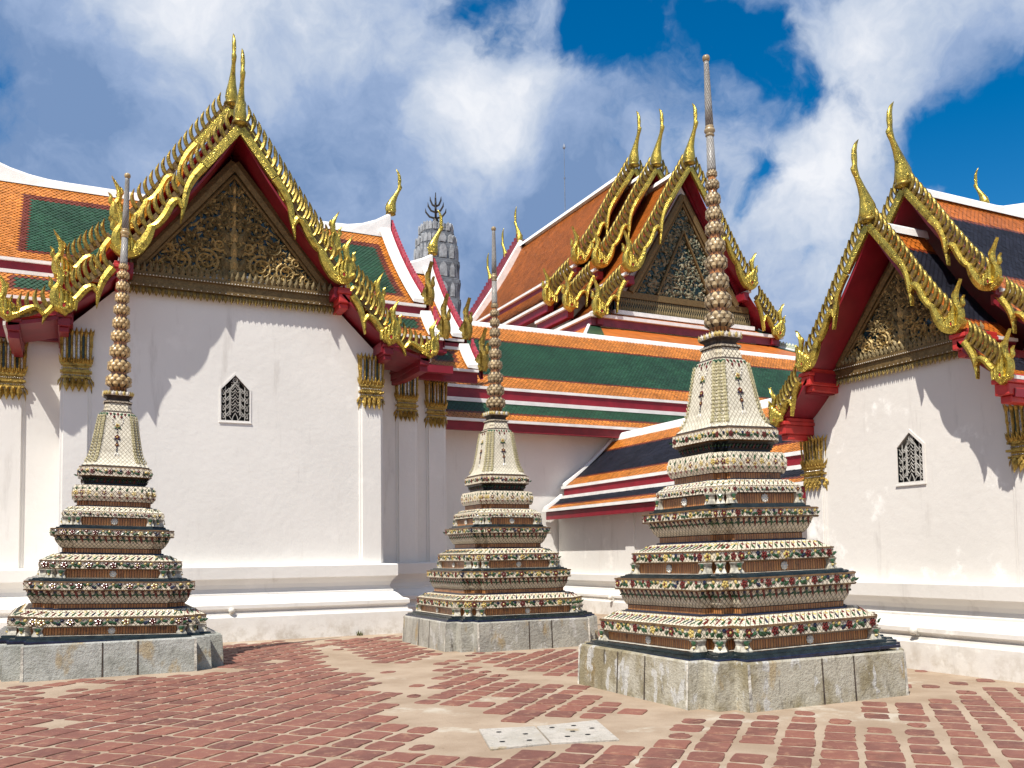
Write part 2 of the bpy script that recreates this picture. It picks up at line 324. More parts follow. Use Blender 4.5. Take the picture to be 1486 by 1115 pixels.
# ------------------------------------------------------------------ roofs
def curve_profile(a, b, sag, n=7):
    """slope from a to b (h,z) with the concave Thai sweep"""
    a = Vector(a); b = Vector(b); d = b-a; nr = Vector((-d.y, d.x)).normalized()
    if nr.y > 0: nr = -nr
    return [a+d*(i/n)+nr*sag*4*(i/n)*(1-i/n) for i in range(n+1)]
def prof_at(pr, v):
    for i in range(len(pr)-1):
        l = (pr[i+1]-pr[i]).length
        if v <= l or i == len(pr)-2: return pr[i]+(pr[i+1]-pr[i])*(v/l)
        v -= l
def slope_roof(name, parent, mp, pr, u0, u1, mats, tile=.1, colour=None, flakes=True, thick=.07, under=RED, **kw):
    """one roof slope; mp(u,h,z) -> point; colour(u,v,Lu,Lv) -> slot of mats; slot order: mats..., bed, under"""
    mb = MB(); nb = len(mats); Lv = sum((pr[i+1]-pr[i]).length for i in range(len(pr)-1)); Lu = u1-u0; k = len(pr)
    top = [mp(u, p.x, p.y) for u in (u0, u1) for p in pr]
    bot = [mp(u, p.x, p.y-thick) for u in (u0, u1) for p in pr]
    uvs = []; vv = [0]
    for i in range(k-1): vv.append(vv[-1]+(pr[i+1]-pr[i]).length)
    mb.add(top, [(i, i+1, k+i+1, k+i) for i in range(k-1)], nb)
    mb.add(bot, [(i, i+1, k+i+1, k+i) for i in range(k-1)], nb+1)
    mb.add(top+bot, [(0, k, 3*k, 2*k), (k-1, 2*k-1, 4*k-1, 3*k-1)]+[(i, i+1, 2*k+i+1, 2*k+i) for i in range(k-1)]+[(k+i, k+i+1, 3*k+i+1, 3*k+i) for i in range(k-1)], nb+1)
    rnd = random.Random(5)
    if flakes:
        rows = int(Lv/(tile*.62)); sv = Lv/rows; cols = int(Lu/tile); su = Lu/cols
        def P(u, v, lift):
            q = prof_at(pr, max(0, min(v, Lv+.04))); e = prof_at(pr, max(0, min(v, Lv-.02))+.02)-prof_at(pr, max(0, min(v, Lv-.02)))
            nn = Vector((-e.y, e.x)).normalized()
            if nn.y < 0: nn = -nn
            q = q+nn*lift; return mp(u0+u, q.x, q.y)
        for r in range(rows):
            v = r*sv
            for c in range(-1, cols+1):
                u = (c+.5+(.5 if r % 2 else 0))*su
                a, b = max(0, u-su*.46), min(Lu, u+su*.46)
                if b-a < su*.3: continue
                j = rnd.uniform(-.004, .004); l2 = tile*.15
                m = colour(u, v+sv*.5, Lu, Lv) if colour else 0
                mb.add([P(a, v, .012), P(b, v, .012), P(b, v+sv*.9, l2+j), P(min(max(u, 0), Lu), v+sv*1.6, l2*1.6+j), P(a, v+sv*.9, l2+j)], [(0, 1, 2, 3, 4)], m)
    else:
        mb.add([mp(u, p.x, p.y+.012) for u in (u0, u1) for p in pr], [(i, i+1, k+i+1, k+i) for i in range(k-1)], 0)
    return mb.build(name, list(mats)+[UNDER, under], parent, recalc=False, **kw)
def bordered(bu0, bu1, bv0, bv1, rr=.12):
    def f(u, v, Lu, Lv):
        d = min(u-bu0, Lu-bu1-u, v-bv0, Lv-bv1-v)
        return 0 if d < 0 else (2 if d < rr else 1)
    return f
def banded(bv0, bv1, rr=.0):
    def f(u, v, Lu, Lv):
        d = min(v-bv0, Lv-bv1-v); return 0 if d < 0 else (2 if d < rr else 1)
    return f
def bar(mb, mp, h0, z0, h1, z1, u0, u1, m=0):
    mb.add([mp(u, h, z) for u in (u0, u1) for h, z in ((h0, z0), (h1, z0), (h1, z1), (h0, z1))],
           [(0, 1, 2, 3), (4, 7, 6, 5), (0, 4, 5, 1), (1, 5, 6, 2), (2, 6, 7, 3), (3, 7, 4, 0)], m)
def ridge_cap(name, parent, mp, h, z, u0, u1, w=.14, hgt=.16, lift0=0., lift1=0., span=1.0):
    """white mortar ridge that may sweep up at its ends"""
    mb = MB(); n = 24; vs = []
    for i in range(n+1):
        u = u0+(u1-u0)*i/n; e0 = max(0, 1-(u-u0)/span); e1 = max(0, 1-(u1-u)/span); dz = lift0*e0**2.2+lift1*e1**2.2
        for a, b in ((-w, -.07), (-w*.75, hgt*.55+dz), (-w*.45, hgt+dz), (w*.45, hgt+dz), (w*.75, hgt*.55+dz), (w, -.07)): vs.append(mp(u, h+a, z+b))
    mb.add(vs, [(i*6+j, i*6+j+1, (i+1)*6+j+1, (i+1)*6+j) for i in range(n) for j in range(5)]+[(0, 1, 2, 3, 4, 5), tuple(n*6+j for j in range(6))])
    return mb.build(name, MORTAR_WHITE, parent)

# ------------------------------------------------------------------ Thai ornaments (local: x right, y into the wall, z up)
def chofa(h):
    mb = MB()
    pts = [(0, -.05), (0, 0), (.0, .08), (.01, .17), (.05, .28), (.11, .40), (.17, .51), (.20, .57), (.215, .61), (.20, .66), (.205, .75), (.20, .85), (.17, .93), (.12, 1.0)]
    rad = [.085, .105, .125, .11, .075, .05, .038, .046, .05, .034, .042, .036, .024, .003]
    mb.tube([(0, -d*h, z*h) for d, z in pts], [r*h for r in rad], 8, 0, True, (Vector((1, 0, 0)), .75))
    mb.tube([(0, 0, -.03*h), (0, 0, .015*h)], [.115*h, .10*h], 8, 1)
    return mb
def flame(sg, h):
    """naga finial: S blade with curled fingers; sg mirrors it"""
    mb = MB(); f = lambda pts: [(sg*x*h, z*h) for x, z in pts]
    mb.strip(f([(-.02, -.08), (.06, .10), (.05, .28), (-.03, .44), (-.05, .60), (.0, .78), (.12, 1.0)]), [x*h for x in (.20, .20, .17, .13, .12, .08, .005)], -.03*h, .05*h, 0, .03*h)
    for k in range(4):
        x = -.34+.09*k; hh = .16+.09*k
        mb.strip(f([(x, -.1), (x-.02, .02+hh*.3), (x+.0, hh*.75), (x+.05, hh)]), [x_*h for x_ in (.085, .09, .07, .005)], -.02*h, .06*h+.008*k, 0, .035*h)
    mb.strip(f([(.06, .30), (.14, .40), (.13, .52), (.19, .60)]), [x*h for x in (.05, .10, .07, .004)], -.02*h, .035*h, 0, .02*h)
    mb.strip(f([(.02, .56), (-.10, .62), (-.11, .70), (-.06, .78)]), [x*h for x in (.04, .08, .05, .004)], -.02*h, .035*h, 0, .02*h)
    c = Vector((sg*-.13*h, -.10*h, -.03*h))
    mb.tube([c+Vector((math.cos(a)*.07*h, 0, math.sin(a)*.07*h)) for a in [2*pi*i/12 for i in range(13)]], .028*h, 6, 0)
    mb.disc(c, (0, -1, 0), .06*h, .01, 8, 1)
    return mb
def fin_mb(sg, s):
    mb = MB()
    mb.strip([(sg*x*s, z*s) for x, z in ((-.03, -.10), (.03, .0), (.06, .13), (.02, .29))], [x*s for x in (.055, .078, .072, .01)], -.025*s, .03*s, 0, .02*s)
    return mb
SECT = [dict(A=[(.02, 10.06), (.30, 9.69), (.67, 9.2)], Aw=[.2, .2, .2],
             back=[(.10, 10.12), (.7, 9.27), (1.2, 8.52), (1.62, 7.93), (1.98, 7.5)],
             B=[(.68, 9.18), (.84, 8.97), (.97, 8.70), (1.03, 8.40), (1.09, 8.0)], Bw=[.2, .18, .15, .13, .015],
             C=[(1.06, 8.28), (1.13, 8.42), (1.25, 8.36), (1.36, 8.13), (1.50, 7.92), (1.66, 7.80)], Cw=[.08, .15, .17, .17, .15, .12],
             D=[(1.60, 7.86), (1.70, 7.60), (1.88, 7.37), (2.10, 7.29), (2.30, 7.42)], Dw=[.15, .22, .27, .25, .10], fl=(2.17, 7.40), fh=.80, nf=17),
        dict(back=[(2.28, 7.08), (2.62, 6.78), (2.98, 6.42)],
             B=[(2.27, 6.98), (2.42, 6.74), (2.50, 6.48), (2.53, 6.20)], Bw=[.17, .15, .11, .015],
             C=[(2.50, 6.44), (2.59, 6.58), (2.72, 6.52), (2.84, 6.36), (2.98, 6.22)], Cw=[.07, .13, .15, .14, .12],
             D=[(2.93, 6.22), (3.06, 6.09), (3.24, 6.16)], Dw=[.2, .24, .12], fl=(3.17, 6.20), fh=.78, nf=7),
        dict(back=[(3.27, 6.20), (3.60, 6.02), (3.92, 5.92)],
             B=[(3.24, 6.14), (3.36, 6.0), (3.41, 5.82)], Bw=[.13, .10, .015],
             C=[(3.39, 5.98), (3.50, 6.10), (3.66, 6.05), (3.84, 5.93)], Cw=[.07, .11, .13, .11],
             D=[(3.82, 5.95), (3.95, 5.88), (4.10, 5.97)], Dw=[.16, .19, .1], fl=(4.04, 5.97), fh=.68, nf=5)]
ZA = 10.15
def bargeboards(root, yb, za, sx, sz, nsec, gold, small=False, slim=.82, ch=1.42):
    """one gable's pair of bargeboards in the plane y=yb, apex height za; sx, sz scale the master outline"""
    s = (sx+sz)/2
    for sg in (-1, 1):
        q = lambda pts: [(sg*t*sx, za+(z-ZA)*sz) for t, z in pts]; w = lambda ws: [x*s for x in ws]
        mb = MB(); dd = -yb
        for k in range(nsec):
            S = SECT[k]
            mb.strip(q(S['back']), w([.13]*len(S['back'])), dd-.04*s, dd+.0*s, 2, .0)
            for key, d in (('A', .05), ('B', .05), ('C', .065), ('D', .08)):
                if key in S: mb.strip(q(S[key]), [x*slim for x in w(S[key+'w'])], dd-.03*s, dd+d*s, 0, .012*s if key == 'A' else .03*s)
        bo = mb.build('bargeboard', [gold, GOLD2, BROWN_GOLD], root)
        fm = None
        for k in range(nsec):
            S = SECT[k]; P = [Vector((x, 0, z)) for x, z in q(S['back'])]; L = [0]
            for i in range(len(P)-1): L.append(L[-1]+(P[i+1]-P[i]).length)
            pos = []
            for i in range(S['nf']):
                a = L[-1]*(i+.4)/(S['nf']); j = max(jj for jj in range(len(L)-1) if L[jj] <= a+1e-9)
                p = P[j]+(P[j+1]-P[j])*((a-L[j])/(L[j+1]-L[j])); t = (P[j+1]-P[j]).normalized(); n = Vector((-t.z, 0, t.x))
                if n.z < 0: n = -n
                pos.append(p+n*.07*s+Vector((0, yb, 0)))
            if small:
                m2 = MB(); base = fin_mb(sg, s)
                for p in pos: m2.add([(v[0]+p.x, v[1]+p.y, v[2]+p.z) for v in base.v], base.f)
                m2.build('fin_row', GOLD2, bo)
            else:
                for p in pos:
                    if fm is None: fm = fin_mb(sg, s).build('roof_fin', GOLD2, bo); fm.location = p
                    else: instance(fm, bo, p)
            f = flame(sg, S['fh']*s*1.05).build('naga_finial', [gold, RED2], bo)
            x, z = q([S['fl']])[0]; f.location = (x, yb-.03*s, z)
    c = chofa(ch*s if not small else 1.42*sz).build('ridge_finial', [GOLD, GOLD2], root, smooth=True); c.location = (0, yb, za+.06*s)
    return c
def gable_roof(root, yf, yb, za, sx, sz, nsec, tiles, tile, vis, colours):
    """the roof slopes behind one pair of bargeboards (from y=yf back to y=yb)"""
    ends = [((.0, 10.05), (2.12, 7.22), .10), ((2.06, 7.06), (3.12, 6.16), .05), ((3.06, 6.05), (3.98, 5.82), .02)]
    for sg in (-1, 1):
        mp = lambda u, h, z: Vector((sg*h, u, z))
        for k in range(nsec):
            a, b, sag = ends[k]; g = lambda p: (p[0]*sx, za+(p[1]-ZA)*sz)
            pr = curve_profile(g(a), g(b), sag*sx)
            r = slope_roof('roof_slope', root, mp, pr, yf, yb, tiles, tile, colours[k], vis[0 if sg < 0 else 1])
            e = pr[-1]; mb = MB(); s = (sx+sz)/2
            bar(mb, mp, e.x-.05*s, e.y-.05*s, e.x+.05*s, e.y+.02*s, yf+.07, yb, 0)
            bar(mb, mp, e.x-.21*s, e.y-.27*s, e.x-.03*s, e.y-.054*s, yf+.08, yb, 1)
            mb.build('eave_fascia', [MORTAR_WHITE, RED], r)
    ridge_cap('ridge_cap', root, lambda u, h, z: Vector((h, u, z)), 0, za-.06*sz, yf+.12, yb, .13*sx, .10*sz, .0, .0)
def eave_bracket(root, t, z, s, y0, y1, mat=RED2):
    mb = MB(); w = .13*s
    mb.box((t-w, y0, z-.16*s), (t+w, y1, z+.04*s)); mb.box((t-w*1.25, y0-.03, z+.04*s), (t+w*1.25, y1, z+.12*s)); mb.box((t-w*.78, y0+.1*s, z-.285*s), (t+w*.78, y1-.003, z-.162*s)); mb.box((t-w*1.05, y0+.04, z+.12*s), (t+w*1.05, y1, z+.20*s))
    return mb.build('eave_bracket', mat, root, bevel=.012)
def spiral(c, r, turns, a0, sg):
    n = int(18*turns); return [(c[0]+sg*r*(1-.85*i/n)*math.cos(a0+2*pi*turns*i/n), c[1]+r*(1-.85*i/n)*math.sin(a0+2*pi*turns*i/n)) for i in range(n+1)]
def pediment(root, zb, hw, za, frame, y, relief, ground, seed, leafs=360, s=1.0, scroll=True):
    tri = [(-hw, zb), (hw, zb), (0, za)]
    mb = MB(); mb.poly(tri, -y-.10*s, -y+.02*s); pd = mb.build('pediment', ground, root)
    mf = MB()
    for sg in (-1, 1):
        mf.strip([(sg*(hw-.02*s), zb), (0, za-.02*s)], [frame, frame], -y-.02, -y+.14*s, 0, .03*s)
        mf.strip([(sg*(hw-.2*s), zb+.04), (0, za-.26*s)], [frame*.35]*2, -y, -y+.10*s, 0, .02*s)
    mf.build('pediment_frame', BROWN_GOLD, pd)
    mr = MB(); rnd = random.Random(seed); D = -y+.03*s; H = za-zb
    inside = lambda t, z, mg: abs(t) < (hw-mg)*(za-mg*1.4-z)/H and z > zb+.02
    if scroll:
        for sg in (-1, 1):
            for (fx, fz, fr, tn, a0) in ((.27, .15, .105, 2.2, 1.2), (.52, .13, .085, 2.0, 2.0), (.20, .43, .095, 2.1, .4), (.73, .075, .05, 1.6, 2.), (.10, .66, .06, 1.7, 0.), (.40, .33, .07, 1.8, 3.), (.14, .30, .05, 1.5, 4.), (.62, .22, .04, 1.5, 1.), (.24, .60, .045, 1.5, 2.), (.10, .50, .04, 1.4, 1.), (.40, .05, .04, 1.4, 2.)):
                c = (sg*fx*hw, zb+fz*H); pts = spiral(c, fr*H, tn, a0, sg); n = len(pts)
                mr.strip(pts[::2], [.045*H*(1-.6*i/n)*.52 for i in range(0, n, 2)], D-.03, D+.045*s, 0 if fz > .3 else 1, .04*s)
                for i in range(0, n, 2):
                    p = pts[i]; a = math.atan2(p[1]-c[1], p[0]-c[0])+rnd.uniform(.2, .9)*sg; mr.leaf((p[0], -D-.02, p[1]), (0, -1, 0), (math.cos(a), 0, math.sin(a)), .026*H, .05*H, .05*s, 1 if i % 4 == 0 else 0, .06*s)
        # central bud stack
        for (fz, w, h) in ((.02, .10, .12), (.10, .085, .15), (.22, .075, .14), (.33, .085, .16), (.46, .05, .14), (.60, .055, .16), (.74, .04, .14)):
            for k in (-1, 0, 1): mr.leaf((k*w*.45*H, -D-.01*s, zb+fz*H), (0, -1, 0), (k*.5, 0, 1), w*H, h*H, .13*s-.03*abs(k), 1 if k == 0 else 0, .03)
    for i in range(leafs):
        for _ in range(30):
            t = rnd.uniform(-hw, hw); z = rnd.uniform(zb, za)
            if inside(t, z, .14*s): break
        else: continue
        if scroll and rnd.random() < .5: t = abs(t)
        a = rnd.uniform(0, 6.3); w = rnd.uniform(.016, .03)*H
        mr.leaf((t, -D-.005, z), (0, -1, 0), (math.cos(a), rnd.uniform(-.2, .2), math.sin(a)), w, w*1.8, .045*s, rnd.choice((0, 0, 1)), rnd.uniform(0, .06)*s)
        if scroll: mr.leaf((-t, -D-.005, z), (0, -1, 0), (-math.cos(a), 0, math.sin(a)), w, w*1.8, .045*s, rnd.choice((0, 0, 1)), rnd.uniform(0, .06)*s)
    mr.build('carved_relief', relief, pd); return pd
def frieze(root, z, hw, y, s, step=.115):
    """carved beam under the pediment with teeth above and hanging petals below"""
    mb = MB(); D = -y
    for a, b, d in ((0, .06, .10), (.06, .20, .075), (.20, .235, .12), (.235, .30, .09)): mb.box((-hw, y-d*s, z+a*s), (hw, y+.05, z+b*s), 0)
    n = int(2*hw/(step*s))
    for i in range(n):
        t = -hw+(i+.5)*2*hw/n
        mb.leaf((t, y-.085*s, z+.29*s), (0, -1, .1), (0, 0, 1), .12*s, .20*s, .05*s, 1, .05*s)
        mb.leaf((t, y-.03*s, z+.01*s), (0, -1, 0), (0, 0, -1), .105*s, .19*s, .045*s, 2+1, .02*s)
        mb.leaf((t+hw/n, y-.04*s, z+.0*s), (0, -1, 0), (0, 0, -1), .08*s, .15*s, .04*s, 1, .03*s)
        mb.disc((t, y-.095*s, z+.02*s), (0, -1, 0), .018*s, .015*s, 5, 2); mb.disc((t, y-.122*s, z+.218*s), (0, -1, 0), .014*s, .012*s, 5, 2); mb.disc((t+hw/n, y-.122*s, z+.218*s), (0, -1, 0), .014*s, .012*s, 5, 2)
    return mb.build('frieze', [BROWN_GOLD, BRONZE, WHITEGLAZE, FRINGE], root)
def capital(parent, x, y, w, z0, z1):
    """gilded lotus capital wrapped round a pilaster head; y = pilaster face"""
    mb = MB(); H = z1-z0; p = .05
    def faces():   # front and two sides
        yield Vector((0, -1, 0)), Vector((1, 0, 0)), w, Vector((x, y, 0))
        yield Vector((-1, 0, 0)), Vector((0, -1, 0)), .10, Vector((x-w/2, y+.05, 0))
        yield Vector((1, 0, 0)), Vector((0, 1, 0)), .10, Vector((x+w/2, y+.05, 0))
    hw = w/2
    mb.box((x-hw-.015, y-.02, z0+.22*H), (x+hw+.015, y+.1, z1-.02*H), 0)
    for out, rt_, ww, c in faces():
        n = 6 if ww > .2 else 2
        for i in range(n+1):
            u = (-.5+i/n)*(ww+.05); b = c+rt_*u+out*.03
            mb.tube([b+Vector((0, 0, z0+.50*H)), b+out*.02+Vector((0, 0, z0+.75*H)), b+out*.03+rt_*u*.02+Vector((0, 0, z1-.03*H)), b+out*.045+rt_*u*.03+Vector((0, 0, z1))], [.018*w/.42, .015*w/.42, .02*w/.42, .008*w/.42], 6, 0)
            mb.leaf(b+out*.03+rt_*u*.02+Vector((0, 0, z1-.10*H)), out, (0, 0, 1), .075*w/.42, .14*H, .03, 0, .04)
            mb.leaf(b+out*.01+Vector((0, 0, z0+.46*H)), out, (0, 0, 1), .066*w/.42, .15*H, .04, 0, .05); mb.leaf(b+out*.012+Vector((0, 0, z0+.70*H)), out, (0, 0, 1), .045*w/.42, .12*H, .03, 0, .03)
            if i < n:
                u2 = u+.5*(ww+.05)/n; b2 = c+rt_*u2+out*.022
                q = Vector((0, 0, 1)); m = 1 if i % 3 == 1 else 2
                a0 = b2-rt_*.018*w/.42; a1 = b2+rt_*.018*w/.42
                mb.add([a0+q*(z0+.52*H), a1+q*(z0+.52*H), a1+out*.02+q*(z1-.04*H), a0+out*.02+q*(z1-.04*H)], [(0, 1, 2, 3)], m)
                mb.leaf(b2+out*.02+Vector((0, 0, z0+.44*H)), out, (0, 0, 1), .07*w/.42, .11*H, .03, 0, .04)
        m = 4 if ww > .2 else 1
        for i in range(m):
            u = (-.5+(i+.5)/m)*ww; b = c+rt_*u+out*.02
            mb.leaf(b+Vector((0, 0, z0+.22*H)), out, (0, 0, -1), .13*w/.42, .22*H, .05, 0, .045)
            mb.leaf(b+out*.03+Vector((0, 0, z0+.24*H)), out, (0, 0, -1), .08*w/.42, .13*H, .05, 0, .05)
        n = 12 if ww > .2 else 3
        for i in range(n):
            u = (-.5+(i+.5)/n)*(ww+.03); b = c+rt_*u+out*.032
            for fz in (.275, .385): mb.disc(b+Vector((0, 0, z0+fz*H)), out, .016*w/.42, .018, 5, 2)
    for fz, e in ((.22, .045), (.315, .06), (.43, .05)):
        mb.box((x-hw-e, y-e, z0+fz*H), (x+hw+e, y+.1, z0+(fz+.035)*H), 0)
    return mb.build('capital', [CAPGOLD, GREENGLASS, MIRROR], parent)
def pilaster(root, x, y, w, zb, z0, z1, proud=.06, mat=None):
    mb = MB(); mb.box((x-w/2, y-proud, zb), (x+w/2, y+.1, z1)); mb.box((x-w/2-.05, y-proud*.4, zb), (x+w/2+.05, y+.1, z1))
    p = mb.build('pilaster', mat or WHITE, root, bevel=.01); capital(p, x, y-proud, w, z0, z1); return p
def wall_with_opening(root, pts_l, pts_r, cx, z0, zs, z1, hw, mat):
    """gabled front wall pierced by a pointed opening; pts_l / pts_r run from the foot on the axis, round the edge, to the apex"""
    hl = [(cx, z1), (cx-hw, zs), (cx-hw, z0), (cx, z0)]; hr = [(cx, z1), (cx+hw, zs), (cx+hw, z0), (cx, z0)]
    mb = MB()
    for y in (0, .3):
        for P in (pts_l+hl, pts_r+hr): mb.add([(a, y, b) for a, b in P], [tuple(range(len(P)))])
    for P in (pts_l, pts_r):
        for i in range(len(P)-1): mb.add([(P[i][0], 0, P[i][1]), (P[i+1][0], 0, P[i+1][1]), (P[i+1][0], .3, P[i+1][1]), (P[i][0], .3, P[i][1])], [(0, 1, 2, 3)])
    for P in (hl, hr):
        for i in range(3): mb.add([(P[i][0], 0, P[i][1]), (P[i+1][0], 0, P[i+1][1]), (P[i+1][0], .3, P[i+1][1]), (P[i][0], .3, P[i][1])], [(0, 1, 2, 3)])
    return mb.build('front_wall', mat, root)
def window(root, cx, y, z0, z1, zs, hw, mat_frame):
    """pointed opening with a scrolled iron grille"""
    fr = MB(); o = .035
    out = [(cx-hw-o, z0-o), (cx+hw+o, z0-o), (cx+hw+o, zs+.02), (cx, z1+o*1.5), (cx-hw-o, zs+.02)]; inn = [(cx-hw, z0), (cx+hw, z0), (cx+hw, zs), (cx, z1), (cx-hw, zs)]
    vs = [(a, y-.012, b) for a, b in out]+[(a, y-.012, b) for a, b in inn]+[(a, y+.004, b) for a, b in out]+[(a, y+.16, b) for a, b in inn]
    n = 5; fs = [(i, (i+1) % n, n+(i+1) % n, n+i) for i in range(n)]+[(i, (i+1) % n, 2*n+(i+1) % n, 2*n+i) for i in range(n)]+[(n+i, n+(i+1) % n, 3*n+(i+1) % n, 3*n+i) for i in range(n)]
    fr.add(vs, fs); fr.box((cx-hw-o*1.2, y-.022, z0-o*1.5), (cx+hw+o*1.2, y+.004, z0-o))
    wi = fr.build('window', mat_frame, root)
    bk = MB(); bk.add([(a, y+.15, b) for a, b in inn], [(0, 1, 2, 3, 4)]); bk.build('dark_opening', DARK, wi)
    g = MB(); r = .009*hw/.28; Y = y+.02
    T = lambda pts, rr=r: g.tube([(cx+a*hw, Y, z0+b*(z1-z0)) for a, b in pts], rr, 5)
    sp = (zs-z0)/(z1-z0)
    T([(-.68, 0), (-.68, sp+.08)]); T([(.68, 0), (.68, sp+.08)])
    for k in (.40, .32): T([(-k, .12), (-k, sp+.02), (0, sp+.17*k/.4), (k, sp+.02), (k, .12)]); 
    for i in range(5):
        b = .2+i*.145; T([(-.3, b+.06), (-.18, b+.05), (0, b+.13), (.18, b+.05), (.3, b+.06)])
        T([(-.28, b+.02), (-.2, b-.02), (-.06, b+.01), (0, b+.05), (.06, b+.01), (.2, b-.02), (.28, b+.02)])
    T([(-.2, 0), (-.16, .08), (0, .17), (.16, .08), (.2, 0)]); T([(-.42, .1), (-.2, 0)]); T([(.42, .1), (.2, 0)])
    T([(math.cos(a)*.16, .885+.05*math.sin(a)) for a in [pi*2*i/10 for i in range(11)]])
    for sg in (-1, 1):
        for i in range(4):
            b = .08+i*.17
            T([(sg*x, b+z_) for x, z_ in ((.42, .12), (.66, .04))])
            T([(sg*(.55+.1*math.cos(a)*(1-a/14)), b+.04+.035*math.sin(a)*(1-a/14)) for a in [i_*.7 for i_ in range(11)]])
            T([(sg*(.84+.12*math.cos(a)*(1-a/14)), b+.0+.045*math.sin(a)*(1-a/14)) for a in [i_*.7+1 for i_ in range(11)]])
            T([(sg*.68, b+.10), (sg*.85, b+.05), (sg*.98, b+.10)])
    g.build('grille', GRILLE, wi); return wi

BASE_PROF = [(.52, -.05), (.52, .46), (.50, .49), (.44, .50), (.44, .54), (.40, .55), (.42, .60), (.47, .63), (.47, .70), (.43, .73), (.36, .74), (.26, .84), (.20, .87), (.20, .91), (.16, .92), (.14, 1.0), (.17, 1.08), (.24, 1.17), (.26, 1.19), (.28, 1.2), (.28, 1.43), (.26, 1.45), (-.02, 1.46)]

# ------------------------------------------------------------------ ground
def ground():
    mb = MB(); mb.add([(-300, -200, 0), (300, -200, 0), (300, 400, 0), (-300, 400, 0)], [(0, 1, 2, 3)])
    o = mb.build('ground', SAND, recalc=False); o['kind'] = 'structure'; o['label'] = 'sandy mortar ground between and around the red pavers'; o['category'] = 'ground'
    rnd = random.Random(3); mb = MB()
    segs = [((4.3, 17.6), (4.1, 15.4), .16), ((4.1, 15.2), (3.8, 12.6), .24), ((3.8, 12.4), (3.5, 9.6), .19), ((3.4, 9.6), (3.3, 7.8), .25), ((3.2, 7.5), (4.5, 7.2), .43), ((4.4, 7.5), (5.3, 7.3), .22),
            ((5.5, 13.5), (4.2, 12.9), .16), ((5.4, 13.6), (5.4, 10.2), .1), ((-.8, 11.9), (.2, 12.9), .2), ((-3, 13.5), (2.4, 13.55), .05), ((5.62, 13.6), (9, 13.6), .08), ((5.55, 10.4), (5.55, 7.1), .16), ((5.7, 7.05), (8.8, 7.05), .06),
            ((9.3, 9.9), (9.3, 7.4), .18), ((9.9, 12), (9.9, 4), .12), ((4.0, 11.2), (4.6, 12.6), .25), ((0, 17.9), (6.4, 17.9), .22), ((6.7, 5.8), (6.75, 6.4), .1)]
    def dist(p):
        best = 9
        for a, b, r in segs:
            ax, ay = a; bx, by = b; dx, dy = bx-ax, by-ay; t = max(0, min(1, ((p[0]-ax)*dx+(p[1]-ay)*dy)/(dx*dx+dy*dy)))
            best = min(best, math.hypot(p[0]-ax-t*dx, p[1]-ay-t*dy)-r)
        return best
    c45 = math.cos(R(46)); s45 = math.sin(R(46)); PW, PH = .365, .328
    boxes = [(-1.05, 13.72, 2.15, 16.9), (5.6, 13.75, 8.75, 17.0), (5.65, 7.15, 8.8, 10.35), (3.05, 6.6, 4.7, 7.75), (-12, 18.1, 6.3, 30), (6.3, 19.5, 40, 60), (10.15, -30, 40, 60)]
    for i in range(-62, 72):
        for j in range(-48, 74):
            ru = (i*37 % 11)/11*.9
            u = (j+ru*.16)*PW; v = i*PH
            x = u*s45-v*c45+4; y = u*c45+v*s45+9
            if not (-9 < x < 14 and 1.5 < y < 24): continue
            if any(a < x < c_ and b < y < d for a, b, c_, d in boxes): continue
            dd = dist((x, y))+rnd.uniform(-.16, .10)+.12*math.sin(x*3.1)*math.cos(y*2.3)
            if dd < 0: continue
            if rnd.random() < .012: continue
            er = max(0, 1-dd/.35)*rnd.uniform(.2, 1)
            lz = .003+.014*min(1, max(0, (x-4.2)/2))+.006*(1+math.sin(x*1.9+1.3*math.sin(y*1.7))*math.cos(y*1.3)); hx = PW/2-.010-lz-rnd.uniform(0, .010)-er*.05; hy = PH/2-.008-lz-rnd.uniform(0, .012)-er*.06
            rx = rnd.uniform(.012, .05)+er*.07; ang = rnd.uniform(-.025, .025)
            pts = []
            for (sx, sy) in ((1, 1), (-1, 1), (-1, -1), (1, -1)):
                r1 = rx*rnd.uniform(.6, 1.4); jx, jy = rnd.uniform(-.008, .008), rnd.uniform(-.008, .008)
                for k in range(3):
                    a = (0, pi/4, pi/2)[k] if sx*sy > 0 else (pi/2, pi/4, 0)[k]
                    pts.append((sx*(hx-r1+r1*math.cos(a))+jx, sy*(hy-r1+r1*math.sin(a))+jy))
                nx, ny = ((0, 1), (-1, 0), (0, -1), (1, 0))[((1, 1), (-1, 1), (-1, -1), (1, -1)).index((sx, sy))]
                w = rnd.uniform(-.018, .006)
                pts.append((nx*(hx+w)+ (0 if nx else rnd.uniform(-.05, .05)), ny*(hy+w)+(0 if ny else rnd.uniform(-.05, .05))))
            def tr(p, k):
                a = p[0]*k; b = p[1]*k; a, b = a*math.cos(ang)-b*math.sin(ang), a*math.sin(ang)+b*math.cos(ang)
                return x+a*s45-b*c45, y+a*c45+b*s45
            tz = .010-er*.004+rnd.uniform(-.002, .003); tx, ty = rnd.uniform(-.012, .012), rnd.uniform(-.012, .012); n = len(pts); vs = []
            for k, z in ((1.0, -.003), (.985, tz*.7), (.94, tz)):
                for p in pts:
                    X, Y = tr(p, k); vs.append((X, Y, z+((X-x)*tx+(Y-y)*ty if z > 0 else 0)))
            mb.add(vs, [(a*n+b, a*n+(b+1) % n, (a+1)*n+(b+1) % n, (a+1)*n+b) for a in (0, 1) for b in range(n)]+[tuple(range(2*n, 3*n))])
    o = mb.build('paving', PAVER, recalc=False); o['kind'] = 'structure'; o['label'] = 'worn red terracotta pavers of the temple courtyard'; o['category'] = 'paving'
ground()

